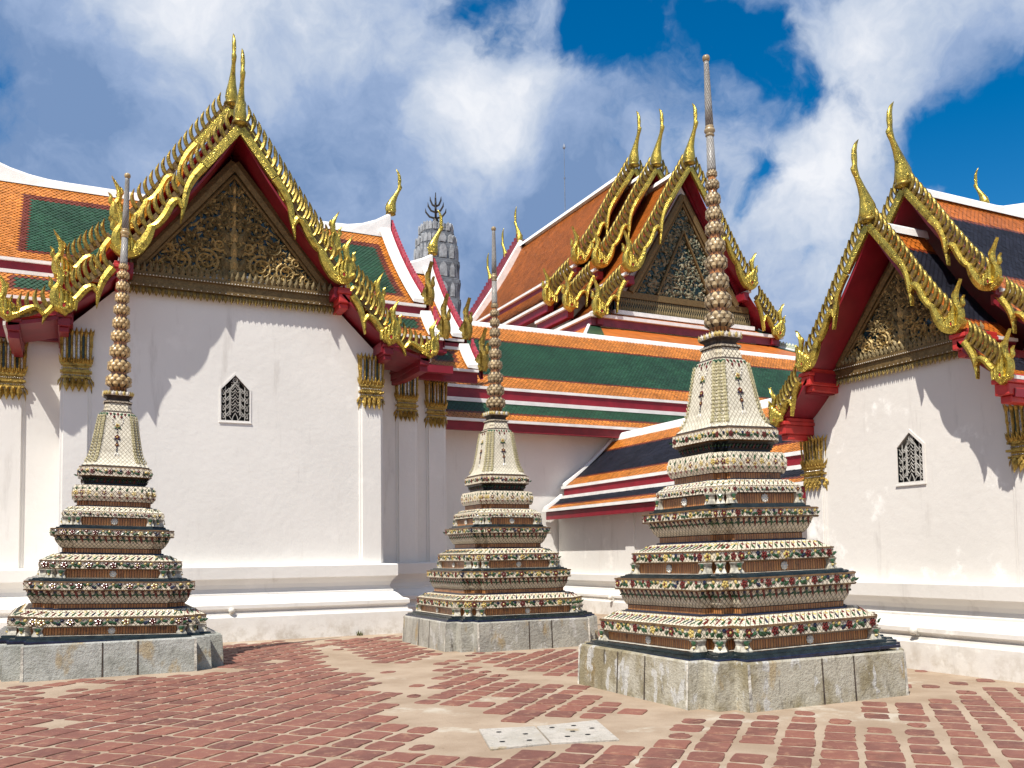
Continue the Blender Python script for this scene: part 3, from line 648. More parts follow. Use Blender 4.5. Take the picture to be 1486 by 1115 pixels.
# ------------------------------------------------------------------ main hall on the left
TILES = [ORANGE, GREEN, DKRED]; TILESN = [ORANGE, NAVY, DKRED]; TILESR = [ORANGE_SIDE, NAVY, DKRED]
def temple_hall():
    rt_ = thing('temple_hall', 'large white gabled hall with gold bargeboards and green and orange roofs on the left', 'temple hall', (2.93, 18.7, 0))
    cx = .04; wall_with_opening(rt_, [(cx, 0), (-3.07, 0), (-3.07, 5.9), (-2.2, 6.75), (cx, 7.4)], [(cx, 0), (3.07, 0), (3.07, 5.9), (2.2, 6.75), (cx, 7.4)], cx, 4.36, 4.98, 5.28, .275, WHITE)
    mb = MB(); mb.poly([(-2.2, 6.9), (2.2, 6.9), (0, 9.8)], -.5, -.31); mb.build('gable_backing', RED, rt_)
    mb = MB(); mb.box((-9, 1.4, 0), (4.36, 1.7, 6.6)); mb.box((-3.07, .301, 0), (-2.8, 1.399, 5.9)); mb.box((2.8, .301, 0), (3.07, 1.399, 5.9)); mb.box((4.0, 2.15, 0), (5.39, 2.45, 6.2)); mb.box((4.1, 1.701, 0), (4.36, 2.149, 6.2)); mb.box((5.1, 2.451, 0), (5.39, 5.29, 6.0))
    mb.build('side_wall', WHITE, rt_)
    mb = MB(); mb.sweep([(-9, 1.4), (-3.07, 1.4), (-3.07, 0), (3.07, 0), (3.07, 1.4), (4.36, 1.4), (4.36, 2.15), (5.39, 2.15), (5.39, 5.3)], BASE_PROF); mb.build('base_moulding', WHITE, rt_, recalc=False)
    for x, y, pw in ((-2.85, 0, .42), (2.85, 0, .42), (-4.0, 1.4, .42), (4.14, 1.4, .42), (5.17, 2.15, .42)): pilaster(rt_, x, y, pw, 1.44, 4.72, 5.9)
    window(rt_, .04, -.001, 4.36, 5.28, 4.98, .275, WHITE)
    pediment(rt_, 7.16, 2.0, 9.62, .2, .06, [BRONZE, CARVED], BLUEGLASS, 4, 480)
    frieze(rt_, 6.86, 2.12, -.06, 1.0)
    bargeboards(rt_, -.65, 10.15, 1, 1, 3, GOLD)
    bargeboards(rt_, .42, 11.03, 1, 1, 2, GOLD)
    gable_roof(rt_, -.62, .9, 10.15, 1, 1, 3, TILES, .1, (False, False), [bordered(.3, 0, .4, .4)]*3)
    gable_roof(rt_, .45, 4.3, 11.03, 1, 1, 2, TILES, .1, (False, False), [bordered(.3, 0, .4, .4)]*3)
    for sg in (-1, 1):
        for t, z in ((2.12, 6.98), (3.06, 5.96), (3.86, 5.80)):
            eave_bracket(rt_, sg*t, z, .9 if t < 2.5 else .78, -.62, .02 if t < 3 else 1.4, RED2 if t < 2.5 else RED)  # upper pair sunlit vermilion; lower ones crimson, their shade put into the colour
    # transverse hall roofs, ridge along x
    mp = lambda u, h, z: Vector((u, h, z))
    def tr(za, ridge, eave, u0, u1, s0, s1, uu0, uu1, capl=(0., .0)):
        r = slope_roof('tiled_roof', rt_, mp, curve_profile(ridge, eave, .12), u0, u1, TILES, .105, bordered(.68, .42, .55, .45, .16))
        slope_roof('tiled_roof', rt_, mp, [Vector(p) for p in ((ridge[0], ridge[1]-.02), (2*ridge[0]-eave[0], eave[1]))], u0, u1, [ORANGE], .1, None, False)
        slope_roof('lower_roof', rt_, mp, curve_profile(s0, s1, .03), uu0, uu1, TILES, .105, bordered(.68, .42, .05, .32, .08))
        m = MB(); bar(m, mp, eave[0]-.06, eave[1]-.03, eave[0]+.06, eave[1]+.03, u0, u1, 0); bar(m, mp, eave[0]+.0, s0[1]+.06, eave[0]+.15, eave[1]-.034, u0+.02, u1-.02, 1); bar(m, mp, s0[0]-.05, s0[1]-.02, s0[0]+.15, s0[1]+.056, uu0, uu1, 0)
        bar(m, mp, s1[0]-.06, s1[1]-.03, s1[0]+.06, s1[1]+.03, uu0, uu1, 0); bar(m, mp, s1[0]+.02, s1[1]-.28, s1[0]+.16, s1[1]-.034, uu0, uu1, 1)
        m.build('eave_fascia', [MORTAR_WHITE, RED], r)
        ridge_cap('ridge_cap', r, mp, ridge[0], ridge[1]-.03, u0, u1, .13, .14, capl[0], capl[1], 1.5); return r
    tr(10.3, (4.3, 10.22), (1.62, 7.6), -4.62, 4.72, (1.5, 7.3), (.92, 6.66), -4.72, 4.90, (.30, .5))
    tr(9.45, (4.3, 9.35), (2.12, 6.98), 4.3, 5.92, (2.0, 6.72), (1.42, 6.08), 4.3, 6.0, (0, .42))
    tr(9.45, (4.3, 9.35), (2.12, 6.98), -8.0, -4.6, (2.0, 6.72), (1.42, 6.08), -8.0, -4.6, (0, 0))
    # gable-end edges seen from inside: white capping with red saw-tooth behind
    for ue, ridge, eave, s0, s1 in ((4.72, (4.3, 10.42), (1.62, 7.68), (1.5, 7.36), (.92, 6.72)), (5.92, (4.3, 9.55), (2.12, 7.06), (2.0, 6.78), (1.42, 6.14))):
        mw_ = MB(); mr = MB()
        for a, b, sg_, uo in ((ridge, eave, .12, 0.), (s0, s1, .03, .12)):
            pr = curve_profile(a, b, sg_, 14)
            vs = []
            for p in pr:
                for du, dz in ((-.30, .02), (-.28, .10), (-.02, .12), (.02, .0)): vs.append((ue+uo+du, p.x, p.y+dz))
            k = len(pr); mw_.add(vs, [(i*4+j, i*4+j+1, (i+1)*4+j+1, (i+1)*4+j) for i in range(k-1) for j in range(3)]+[(0, 1, 2, 3), tuple((k-1)*4+j for j in range(4))])
            L = sum((pr[i+1]-pr[i]).length for i in range(k-1)); n = int(L/.14)
            vs = []
            for p in pr: vs += [(ue+uo+.03, p.x, p.y-.25), (ue+uo+.03, p.x, p.y+.14), (ue+uo+.10, p.x, p.y+.14), (ue+uo+.10, p.x, p.y-.25)]
            mr.add(vs, [(i*4+j, i*4+(j+1) % 4, (i+1)*4+(j+1) % 4, (i+1)*4+j) for i in range(k-1) for j in range(4)])
            for i in range(n):
                p = prof_at(pr, (i+.5)*L/n); mr.add([(ue+uo+x, p.x+y_, p.y+z_) for x in (.04, .09) for y_, z_ in ((-.06, .1), (.06, .16), (.03, .30), (-.03, .26))], [(0, 1, 2, 3), (4, 7, 6, 5), (0, 4, 5, 1), (1, 5, 6, 2), (2, 6, 7, 3), (3, 7, 4, 0)])
            f = flame(1, .95).build('naga_finial', [GOLD2, RED2], rt_); f.location = (ue+uo+.10, b[0]-.05, b[1]+.05); f.rotation_euler = (0, 0, R(90)); f.rotation_euler.z = R(-70)
        mw_.build('gable_capping', MORTAR_WHITE, rt_); mr.build('gable_edge', PINK, rt_)
    for x, z in ((4.76, 10.85), (5.96, 9.92)):
        c = chofa(1.25).build('ridge_finial', [GOLD, GOLD2], rt_, smooth=True); c.location = (x, 4.3, z); c.rotation_euler = (0, 0, R(90))
    for a, b in (((-9, 1.24, 5.95), (4.7, 1.39, 6.6)), ((3.3, 1.96, 5.95), (5.7, 2.14, 6.1)), ((-9, .95, 6.35), (5.0, 1.24, 6.45)), ((3.2, 1.05, 5.9), (5.2, 1.24, 6.08))):
        mb = MB(); mb.box(a, b); mb.build('eave_beam', RED, rt_)
temple_hall()

# ------------------------------------------------------------------ gallery and right-hand wing
def side_gallery():
    rt_ = thing('gallery', 'long white cloister gallery with wide green and orange tiled roof behind the middle chedi', 'gallery', (19, 24, 0))
    mb = MB(); mb.box((-10.7, 0, 0), (14, .3, 5.5)); mb.build('gallery_wall', WHITE, rt_)
    mb = MB(); mb.sweep([(-10.7, 0), (-5.9, 0)], BASE_PROF); mb.build('base_moulding', WHITE, rt_, recalc=False)
    mp = lambda u, h, z: Vector((u, h, z))
    r = slope_roof('tiled_roof', rt_, mp, curve_profile((3.0, 9.2), (.15, 6.52), .1), -10.6, 14, TILES, .135, banded(.84, .76, .12))
    slope_roof('tiled_roof', rt_, mp, [Vector((3.0, 9.18)), Vector((5.9, 6.4))], -10.6, 14, [ORANGE], .1, None, False)
    slope_roof('lower_roof', rt_, mp, curve_profile((-.03, 6.06), (-.65, 5.42), .03), -10.9, 14, TILES, .135, banded(-.1, .36, .05))
    m = MB(); U = (-10.6, 14)
    bar(m, mp, .08, 6.47, .22, 6.55, *U, 0); bar(m, mp, .12, 6.15, .26, 6.466, *U, 1); bar(m, mp, -.1, 6.03, .1, 6.146, *U, 0); bar(m, mp, -.72, 5.37, -.58, 5.45, -10.9, 14, 0); bar(m, mp, -.64, 5.12, -.5, 5.366, -10.8, 14, 1); bar(m, mp, -.5, 5.2, -.01, 5.26, -10.7, 14, 1)
    m.build('eave_fascia', [MORTAR_WHITE, RED], r); ridge_cap('ridge_cap', r, mp, 3.0, 9.14, -10.6, 14, .13, .12)
def side_wing():
    rt_ = thing('cloister_wing', 'lower white wing with navy and orange tiled roof behind the front right chedi', 'gallery', (13.2, 17, 0), R(-90))
    # local x -> world -Y, local y -> world +X
    mb = MB(); mb.box((-6.9, 0, 0), (9, .3, 3.3)); mb.build('wing_wall', WHITE3, rt_)
    for x in (-3.0, 1.5): 
        mb = MB(); mb.box((x-.2, -.05, 1.0), (x+.2, .1, 2.7)); mb.build('pilaster', WHITE3, rt_)
    mb = MB(); mb.sweep([(-6.9, 0), (9, 0)], [(d*.8, z*.72) for d, z in BASE_PROF]); mb.build('base_moulding', WHITE3, rt_, recalc=False)
    mp = lambda u, h, z: Vector((u, h, z)); U0, U1 = -6.75, 9
    r = slope_roof('tiled_roof', rt_, mp, curve_profile((2.0, 5.19), (.15, 3.6), .06), U0, U1, TILESN, .12, bordered(-1, -1, .62, .48, .06))
    slope_roof('tiled_roof', rt_, mp, [Vector((2.0, 5.17)), Vector((3.9, 3.6))], U0, U1, [ORANGE], .1, None, False)
    slope_roof('lower_roof', rt_, mp, curve_profile((.0, 3.27), (-.5, 2.9), .02), U0, U1, TILESN, .12, bordered(-1, -1, -.1, .26, .03))
    m = MB()
    bar(m, mp, .08, 3.55, .22, 3.63, U0-.1, U1, 0); bar(m, mp, .12, 3.33, .24, 3.546, U0, U1, 1); bar(m, mp, -.06, 3.24, .1, 3.326, U0, U1, 0); bar(m, mp, -.57, 2.85, -.44, 2.93, U0-.12, U1, 0); bar(m, mp, -.5, 2.62, -.38, 2.846, U0, U1, 1); bar(m, mp, -.38, 2.68, -.01, 2.74, U0, U1, 1)
    m.build('eave_fascia', [MORTAR_WHITE, RED], r); ridge_cap('ridge_cap', r, mp, 2.0, 5.12, U0, U1, .16, .16)
    # white verge against the gallery wall
    mw_ = MB()
    for a, b, sg_ in (((2.0, 5.3), (.12, 3.66), .06), ((.02, 3.34), (-.55, 2.94), .02)):
        pr = curve_profile(a, b, sg_, 8); vs = []
        for p in pr:
            for du, dz in ((-.08, -.08), (-.08, .05), (.07, .05), (.08, -.04)): vs.append((U0+du, p.x, p.y+dz))
        k = len(pr); mw_.add(vs, [(i*4+j, i*4+j+1, (i+1)*4+j+1, (i+1)*4+j) for i in range(k-1) for j in range(3)]+[(0, 1, 2, 3), tuple((k-1)*4+j for j in range(4))])
    mw_.build('verge_capping', MORTAR_WHITE, rt_)
side_gallery(); side_wing()

# ------------------------------------------------------------------ pavilion on the right (faces -X)
def gate_pavilion():
    rt_ = thing('gate_pavilion', 'smaller white gabled pavilion with patched plaster wall at the right edge', 'pavilion', (10.7, 9.08, 0), R(-90))
    s = .635
    cx = .025; wall_with_opening(rt_, [(cx, 0), (-1.97, 0), (-1.97, 3.6), (-1.4, 4.15), (cx, 4.6)], [(cx, 0), (1.97, 0), (1.97, 3.6), (1.4, 4.15), (cx, 4.6)], cx, 2.56, 3.06, 3.26, .215, WHITE2)
    mb = MB(); mb.poly([(-1.4, 4.2), (1.4, 4.2), (0, 6.0)], -.4, -.31); mb.build('gable_backing', RED, rt_)
    mb = MB(); mb.box((-1.97, .301, 0), (-1.7, 2.7, 3.6)); mb.box((1.7, .301, 0), (1.97, 6, 3.6)); mb.build('side_wall', WHITE2, rt_)
    bp = [(d*.95, z*.79) for d, z in BASE_PROF]
    mb = MB(); mb.sweep([(-1.97, 2.5), (-1.97, 0), (1.97, 0), (1.97, 6)], bp); mb.build('base_moulding', WHITE2, rt_, recalc=False)
    for x in (-1.79, 1.79): pilaster(rt_, x, 0, .34, 1.14, 2.53, 3.40, .05, WHITE2)
    window(rt_, .025, -.001, 2.56, 3.26, 3.06, .215, WHITE2)
    pediment(rt_, 4.44, 1.18, 5.80, .12, -.02, [BRONZE, CARVED], BLUEGLASS, 9, 420, .635)
    frieze(rt_, 4.24, 1.33, -.04, .635)
    bargeboards(rt_, -.62, 6.22, .635, .64, 2, GOLD, ch=1.78)
    bargeboards(rt_, .12, 6.86, .635, .64, 2, GOLD, ch=1.88)
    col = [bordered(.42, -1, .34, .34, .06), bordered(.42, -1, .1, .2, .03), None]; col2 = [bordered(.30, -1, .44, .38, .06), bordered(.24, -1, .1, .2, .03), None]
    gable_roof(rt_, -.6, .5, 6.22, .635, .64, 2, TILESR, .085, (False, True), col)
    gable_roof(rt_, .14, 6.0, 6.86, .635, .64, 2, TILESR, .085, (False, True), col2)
    for sg in (-1, 1):
        for t, z, yb in ((2.10, 4.24, .02), (2.98, 3.56, .02)): eave_bracket(rt_, sg*t*s, z, .72, -.60, yb+(.6 if t > 2.5 else 0))
    for sg in (-1, 1):
        for a, b, z0, z1 in ((1.34, 1.5, 4.02, 4.16), (1.9, 2.0, 3.42, 3.52)):
            mb = MB(); mb.box((min(sg*a, sg*b), -.5, z0), (max(sg*a, sg*b), 3, z1)); mb.build('eave_beam', RED, rt_)
gate_pavilion()

# ------------------------------------------------------------------ ordination hall behind
def ordination_hall():
    rt_ = thing('ordination_hall', 'tall ordination hall with three stacked gables rising behind the gallery roof', 'temple hall', (31.6, 42, 0))
    mb = MB(); mb.box((-5.6, .3, 0), (5.6, 27, 15.0)); mb.box((-3.6, .6, 15.0), (3.6, 26.5, 17.4)); mb.poly([(-4.4, 15.0), (4.4, 15.0), (4.0, 16.5), (0, 22.9), (-4.0, 16.5)], -.5, .0); mb.build('hall_wall', WHITE, rt_)
    pediment(rt_, 16.1, 3.75, 22.2, .35, -.02, [simple('pale_carving', (.21, .19, .125), .7, metal=.0, var=.5, scale=5, spec=.15), simple('green_carving', (.11, .125, .09), .7, metal=.0, var=.5, scale=5, spec=.15)], GREENGLASS, 21, 900, 2.0, False)
    mf = MB()
    for sg in (-1, 1): mf.strip([(sg*1.9, 16.15), (0, 20.1)], [.12, .12], .0, .26, 0, .04)
    mf.build('inner_frame', BROWN_GOLD, rt_)
    mb = MB(); mb.box((-4.6, -.25, 15.75), (4.6, .05, 16.1), 0); mb.box((-4.75, -.15, 14.95), (4.75, .04, 15.75), 1); mb.box((-4.9, -.4, 14.72), (4.9, .1, 14.95), 2)
    for i in range(60):
        t = -4.7+9.4*(i+.5)/60; mb.leaf((t, -.16, 15.72), (0, -1, 0), (0, 0, -1), .17, .42, .06, 3, .05); mb.leaf((t+.08, -.16, 15.0), (0, -1, 0), (0, 0, 1), .17, .42, .06, 3, .05)
    mb.build('frieze', [BROWN_GOLD, GREENGLASS, MORTAR_WHITE, BRONZE], rt_)
    sx, sz = 2.02, 2.32
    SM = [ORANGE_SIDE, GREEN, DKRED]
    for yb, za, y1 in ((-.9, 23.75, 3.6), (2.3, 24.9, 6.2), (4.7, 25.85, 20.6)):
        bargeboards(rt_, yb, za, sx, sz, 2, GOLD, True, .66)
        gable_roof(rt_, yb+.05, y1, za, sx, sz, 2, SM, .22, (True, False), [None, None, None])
        m = MB()
        for sg in (-1, 1):
            m.strip([(sg*(.1), za-.5), (sg*4.2, za-7.1)], [.34, .34], -yb-.9, -yb-.78, 0, 0)
        m.build('gable_lining', RED, rt_)
    # far gable end
    mw_ = MB(); mr = MB(); 
    for sg in (-1, 1):
        for (ue, za) in ((20.6, 25.95), (23.0, 25.0), (26.0, 23.9)):
            pr = [(sg*.0, za), (sg*2.2, za-3.7), (sg*4.35, za-6.9)]
            mw_.strip(pr, [.5, .5, .5], -ue-.12, -ue+.35, 0, 0); mr.strip([(a*1.0, b+.25) for a, b in pr], [.8]*3, -ue-.35, -ue-.14, 0, 0)
            for i in range(22):
                f = (i+.5)/22; a = sg*4.35*f; b = za-6.9*f-.15*math.sin(pi*f)+.55; mr.strip([(a, b), (a+sg*.12, b+.45)], [.3, .1], -ue-.32, -ue-.18, 0, 0)
    mw_.build('gable_capping', MORTAR_WHITE, rt_); mr.build('gable_edge', PURPLE, rt_)
    for ue, za in ((20.9, 25.9), (23.3, 24.95), (26.3, 23.85)):
        c = chofa(3.0).build('ridge_finial', [GOLD, GOLD2], rt_, smooth=True); c.location = (0, ue, za+.3); c.rotation_euler = (0, 0, R(180))
        lc = MB(); lc.lathe([(.3, -.2), (.28, .1), (.12, .5), (.05, .7)], 8); lo = lc.build('finial_base', MORTAR_WHITE, rt_); lo.location = (0, ue-.15, za)
    for yb, ye, za in ((20.7, 23.1, 24.95), (23.1, 26.1, 23.85)): gable_roof(rt_, yb, ye, za, sx, sz, 1, SM, .22, (False, False), [None]*3)
    # skirt roofs round the gable foot
    def skirt(z0, z1, h0, h1, w0, w1, y0, y1, yb, name):
        """hipped skirt: upper edge half-width w0 at y0, lower edge half-width w1 at y1"""
        mb = MB(); P = lambda w, y, z: (w, y, z)
        mb.add([(-w0, y0, z0), (w0, y0, z0), (w1, y1, z1), (-w1, y1, z1)], [(0, 1, 2, 3)], 0)
        for sg in (-1, 1): mb.add([(sg*w0, y0, z0), (sg*w0, yb, z0), (sg*w1, yb, z1), (sg*w1, y1, z1)], [(0, 1, 2, 3)], 0)
        o = 1.3   # dark green corner patches
        for sg in (-1, 1):
            n = Vector((0, -(z0-z1), (y0-y1))).normalized()*.02
            mb.add([Vector((sg*w0, y0, z0))+n, Vector((sg*(w0-o*.55), y0, z0))+n, Vector((sg*(w1-o), y1+.0, z1))+n, Vector((sg*w1, y1, z1))+n], [(0, 1, 2, 3)], 1)
        r = mb.build(name, [ORANGE_SIDE, GREEN], rt_, recalc=False)
        m = MB(); T = .1
        m.sweep([(-w1, yb), (-w1, y1), (w1, y1), (w1, yb)], [(-.15, z1-.12), (.08, z1-.12), (.08, z1+.06), (-.1, z1+.07)], 0)
        m.sweep([(-w1+.15, yb), (-w1+.15, y1+.15), (w1-.15, y1+.15), (w1-.15, yb)], [(.0, z1-.55), (.06, z1-.55), (.06, z1-.124), (-.1, z1-.124)], 1)
        for sg in (-1, 1): m.tube([(sg*w0, y0, z0+.02), (sg*w1, y1, z1+.04)], .09, 6, 0)
        m.build('eave_fascia', [MORTAR_WHITE, PURPLE], r, recalc=False); return r
    skirt(14.95, 14.42, 0, 0, 5.6, 6.65, .12, -.72, 26, 'skirt_roof')
    skirt(13.92, 12.0, 0, 0, 6.5, 9.4, -.3, -4.6, 28, 'skirt_roof')
    m = MB()
    a, b = Vector((6.6, -.35, 14.0)), Vector((9.3, -4.4, 12.25))
    for i in range(26):
        p = a.lerp(b, i/26); m.lathe([(.08, 0), (.12, .1), (.07, .22), (.02, .28)], 6, 0, (p.x+.02, p.y, p.z+.03))
    m.tube([a, b], .12, 6, 0)
    m.build('crested_ridge', simple('pale_green_crest', (.42, .46, .36), .6), rt_)
ordination_hall()
def lightning_rod():
    mb = MB(); mb.tube([(0, 0, -.05), (0, 0, 2.6)], .035, 6); mb.tube([(0, 0, 2.6), (0, 0, 4.9)], .022, 6); mb.lathe([(.03, 0), (.11, .08), (.09, .22), (.01, .42)], 8, 0, (0, 0, 4.75)); mb.lathe([(.06, 0), (.06, .12)], 8, 0, (0, 0, 2.55))
    o = mb.build('lightning_rod', simple('galvanised_rod', (.22, .25, .30), .5, metal=.5)); o.location = (31.6, 55.5, 25.9); tag(o, 'thin grey lightning rod standing on the ordination hall ridge', 'lightning rod')
lightning_rod()

# ------------------------------------------------------------------ redented plan used by the chedis and the prang
RB_, RM_ = .725, .87
def ring20(a, z, rb=RB_, rm=RM_):
    q = [(a, a*rb), (a*rm, a*rb), (a*rm, a*rm), (a*rb, a*rm), (a*rb, a)]
    out = []
    for k in range(4):
        c, s = math.cos(k*pi/2), math.sin(k*pi/2); out += [(x*c-y*s, x*s+y*c, z) for x, y in q]
    return out
def loft20(mb, prof, mats, cap=True):
    """prof: (a,z); mats[i] = slot of the wall between prof i and i+1; uv in metres"""
    n = 20; v = 0
    for i in range(len(prof)-1):
        A = ring20(*prof[i]); B = ring20(*prof[i+1]); dv = math.hypot(prof[i+1][0]-prof[i][0], prof[i+1][1]-prof[i][1])
        for j in range(n):
            k = (j+1) % n; la = math.dist(A[j], A[k]); lb = math.dist(B[j], B[k])
            mb.add([A[j], A[k], B[k], B[j]], [(0, 1, 2, 3)], mats[i], [(-la/2, v), (la/2, v), (lb/2, v+dv), (-lb/2, v+dv)])
        v += dv
    if cap: mb.add(ring20(*prof[-1]), [tuple(range(n))], mats[-1], [(0, 0)]*n)
def prang():
    rt_ = thing('prang', 'grey corncob shaped prang tower rising behind the left hall roof', 'tower', (14.07, 36, 0))
    mb = MB(); a = 1.0; prof = [(2.6, 0), (2.4, 3), (1.8, 5), (1.35, 8), (1.15, 9.6)]; zz = [9.6, 10.5, 11.4, 12.3, 13.15, 13.95, 14.65, 15.2, 15.6]; rad = [1.06, 1.05, 1.04, 1.03, 1.02, .99, .92, .77, .54]
    for z, r in zip(zz, rad): prof += [(r, z), (r, z+.10), (r*.985, z+.11), (r*.99, z+.22), (r*.9, z+.24)]
    prof += [(.30, 15.9), (.12, 16.0)]; loft20(mb, [(r*.86, z) for r, z in prof], [0]*(len(prof)-1)); mb.build('tower_body', STONE, rt_)
    m2 = MB()
    for z, r in list(zip(zz, rad))[:-1]:
        r *= .86
        h = .62 if z < 14 else .38
        for k in range(4):
            c, s = math.cos(k*pi/2), math.sin(k*pi/2)
            for d, e, w in ((.92, 0, .36), (.80, .66, .2), (.80, -.66, .2), (.92, .46, .2), (.92, -.46, .2)):
                x, y = d*r, e*r; out = Vector((c, s, 0)) if abs(e) < .6 else Vector((x*c-y*s, x*s+y*c, 0)).normalized()
                p = Vector((x*c-y*s, x*s+y*c, z+.25)); rr = Vector((-out.y, out.x, 0)); w2 = w*r; u = Vector((0, 0, 1))
                q = [p-rr*w2*.5, p+rr*w2*.5, p+rr*w2*.5+u*h*.65, p+rr*w2*.3+u*h*.88, p+u*h, p-rr*w2*.3+u*h*.88, p-rr*w2*.5+u*h*.65]
                m2.add([x_+out*.07 for x_ in q]+[x_-out*.05 for x_ in q], [tuple(range(7))]+[(i, (i+1) % 7, 7+(i+1) % 7, 7+i) for i in range(7)])
    m2.build('niche_panel', STONE2, rt_)
    m3 = MB(); m3.tube([(0, 0, 15.9), (0, 0, 17.3)], [.07, .02], 6)
    m3.lathe([(.14, 0), (.16, .1), (.06, .3)], 8, 0, (0, 0, 15.9))
    for k in range(4):
        c, s = math.cos(k*pi/2-.4), math.sin(k*pi/2-.4)
        for z, r in ((16.15, .45), (16.42, .34), (16.68, .24)): m3.tube([(0, 0, z), (c*r*.6, s*r*.6, z+.08), (c*r*.95, s*r*.95, z+.28), (c*r, s*r, z+.45)], [.05, .045, .04, .008], 5)
    m3.build('trident_finial', IRON, rt_)
prang()
def far_hall():
    rt_ = thing('tiled_hall', 'distant hall with white swept ridge and green tiles behind the right pavilion', 'temple hall', (22, 15.9, 0), R(-90))
    mb = MB(); mb.box((.3, -2.2, 0), (14, 2.2, 7.8)); mb.build('hall_wall', WHITE, rt_)
    mp = lambda u, h, z: Vector((u, h, z)); mq = lambda u, h, z: Vector((u, -h, z))
    for f in (mp, mq): slope_roof('tiled_roof', rt_, f, curve_profile((0, 10.3), (2.9, 7.6), .1), 0, 14, TILES, .16, bordered(.5, .5, .35, .5, .1))
    ridge_cap('ridge_cap', rt_, mp, 0, 10.22, 0, 14, .16, .2, .42, 0, 1.6)
    c = chofa(1.15).build('ridge_finial', [GOLD, GOLD2], rt_, smooth=True); c.location = (0, 0, 10.75); c.rotation_euler = (0, 0, R(-90))
far_hall()

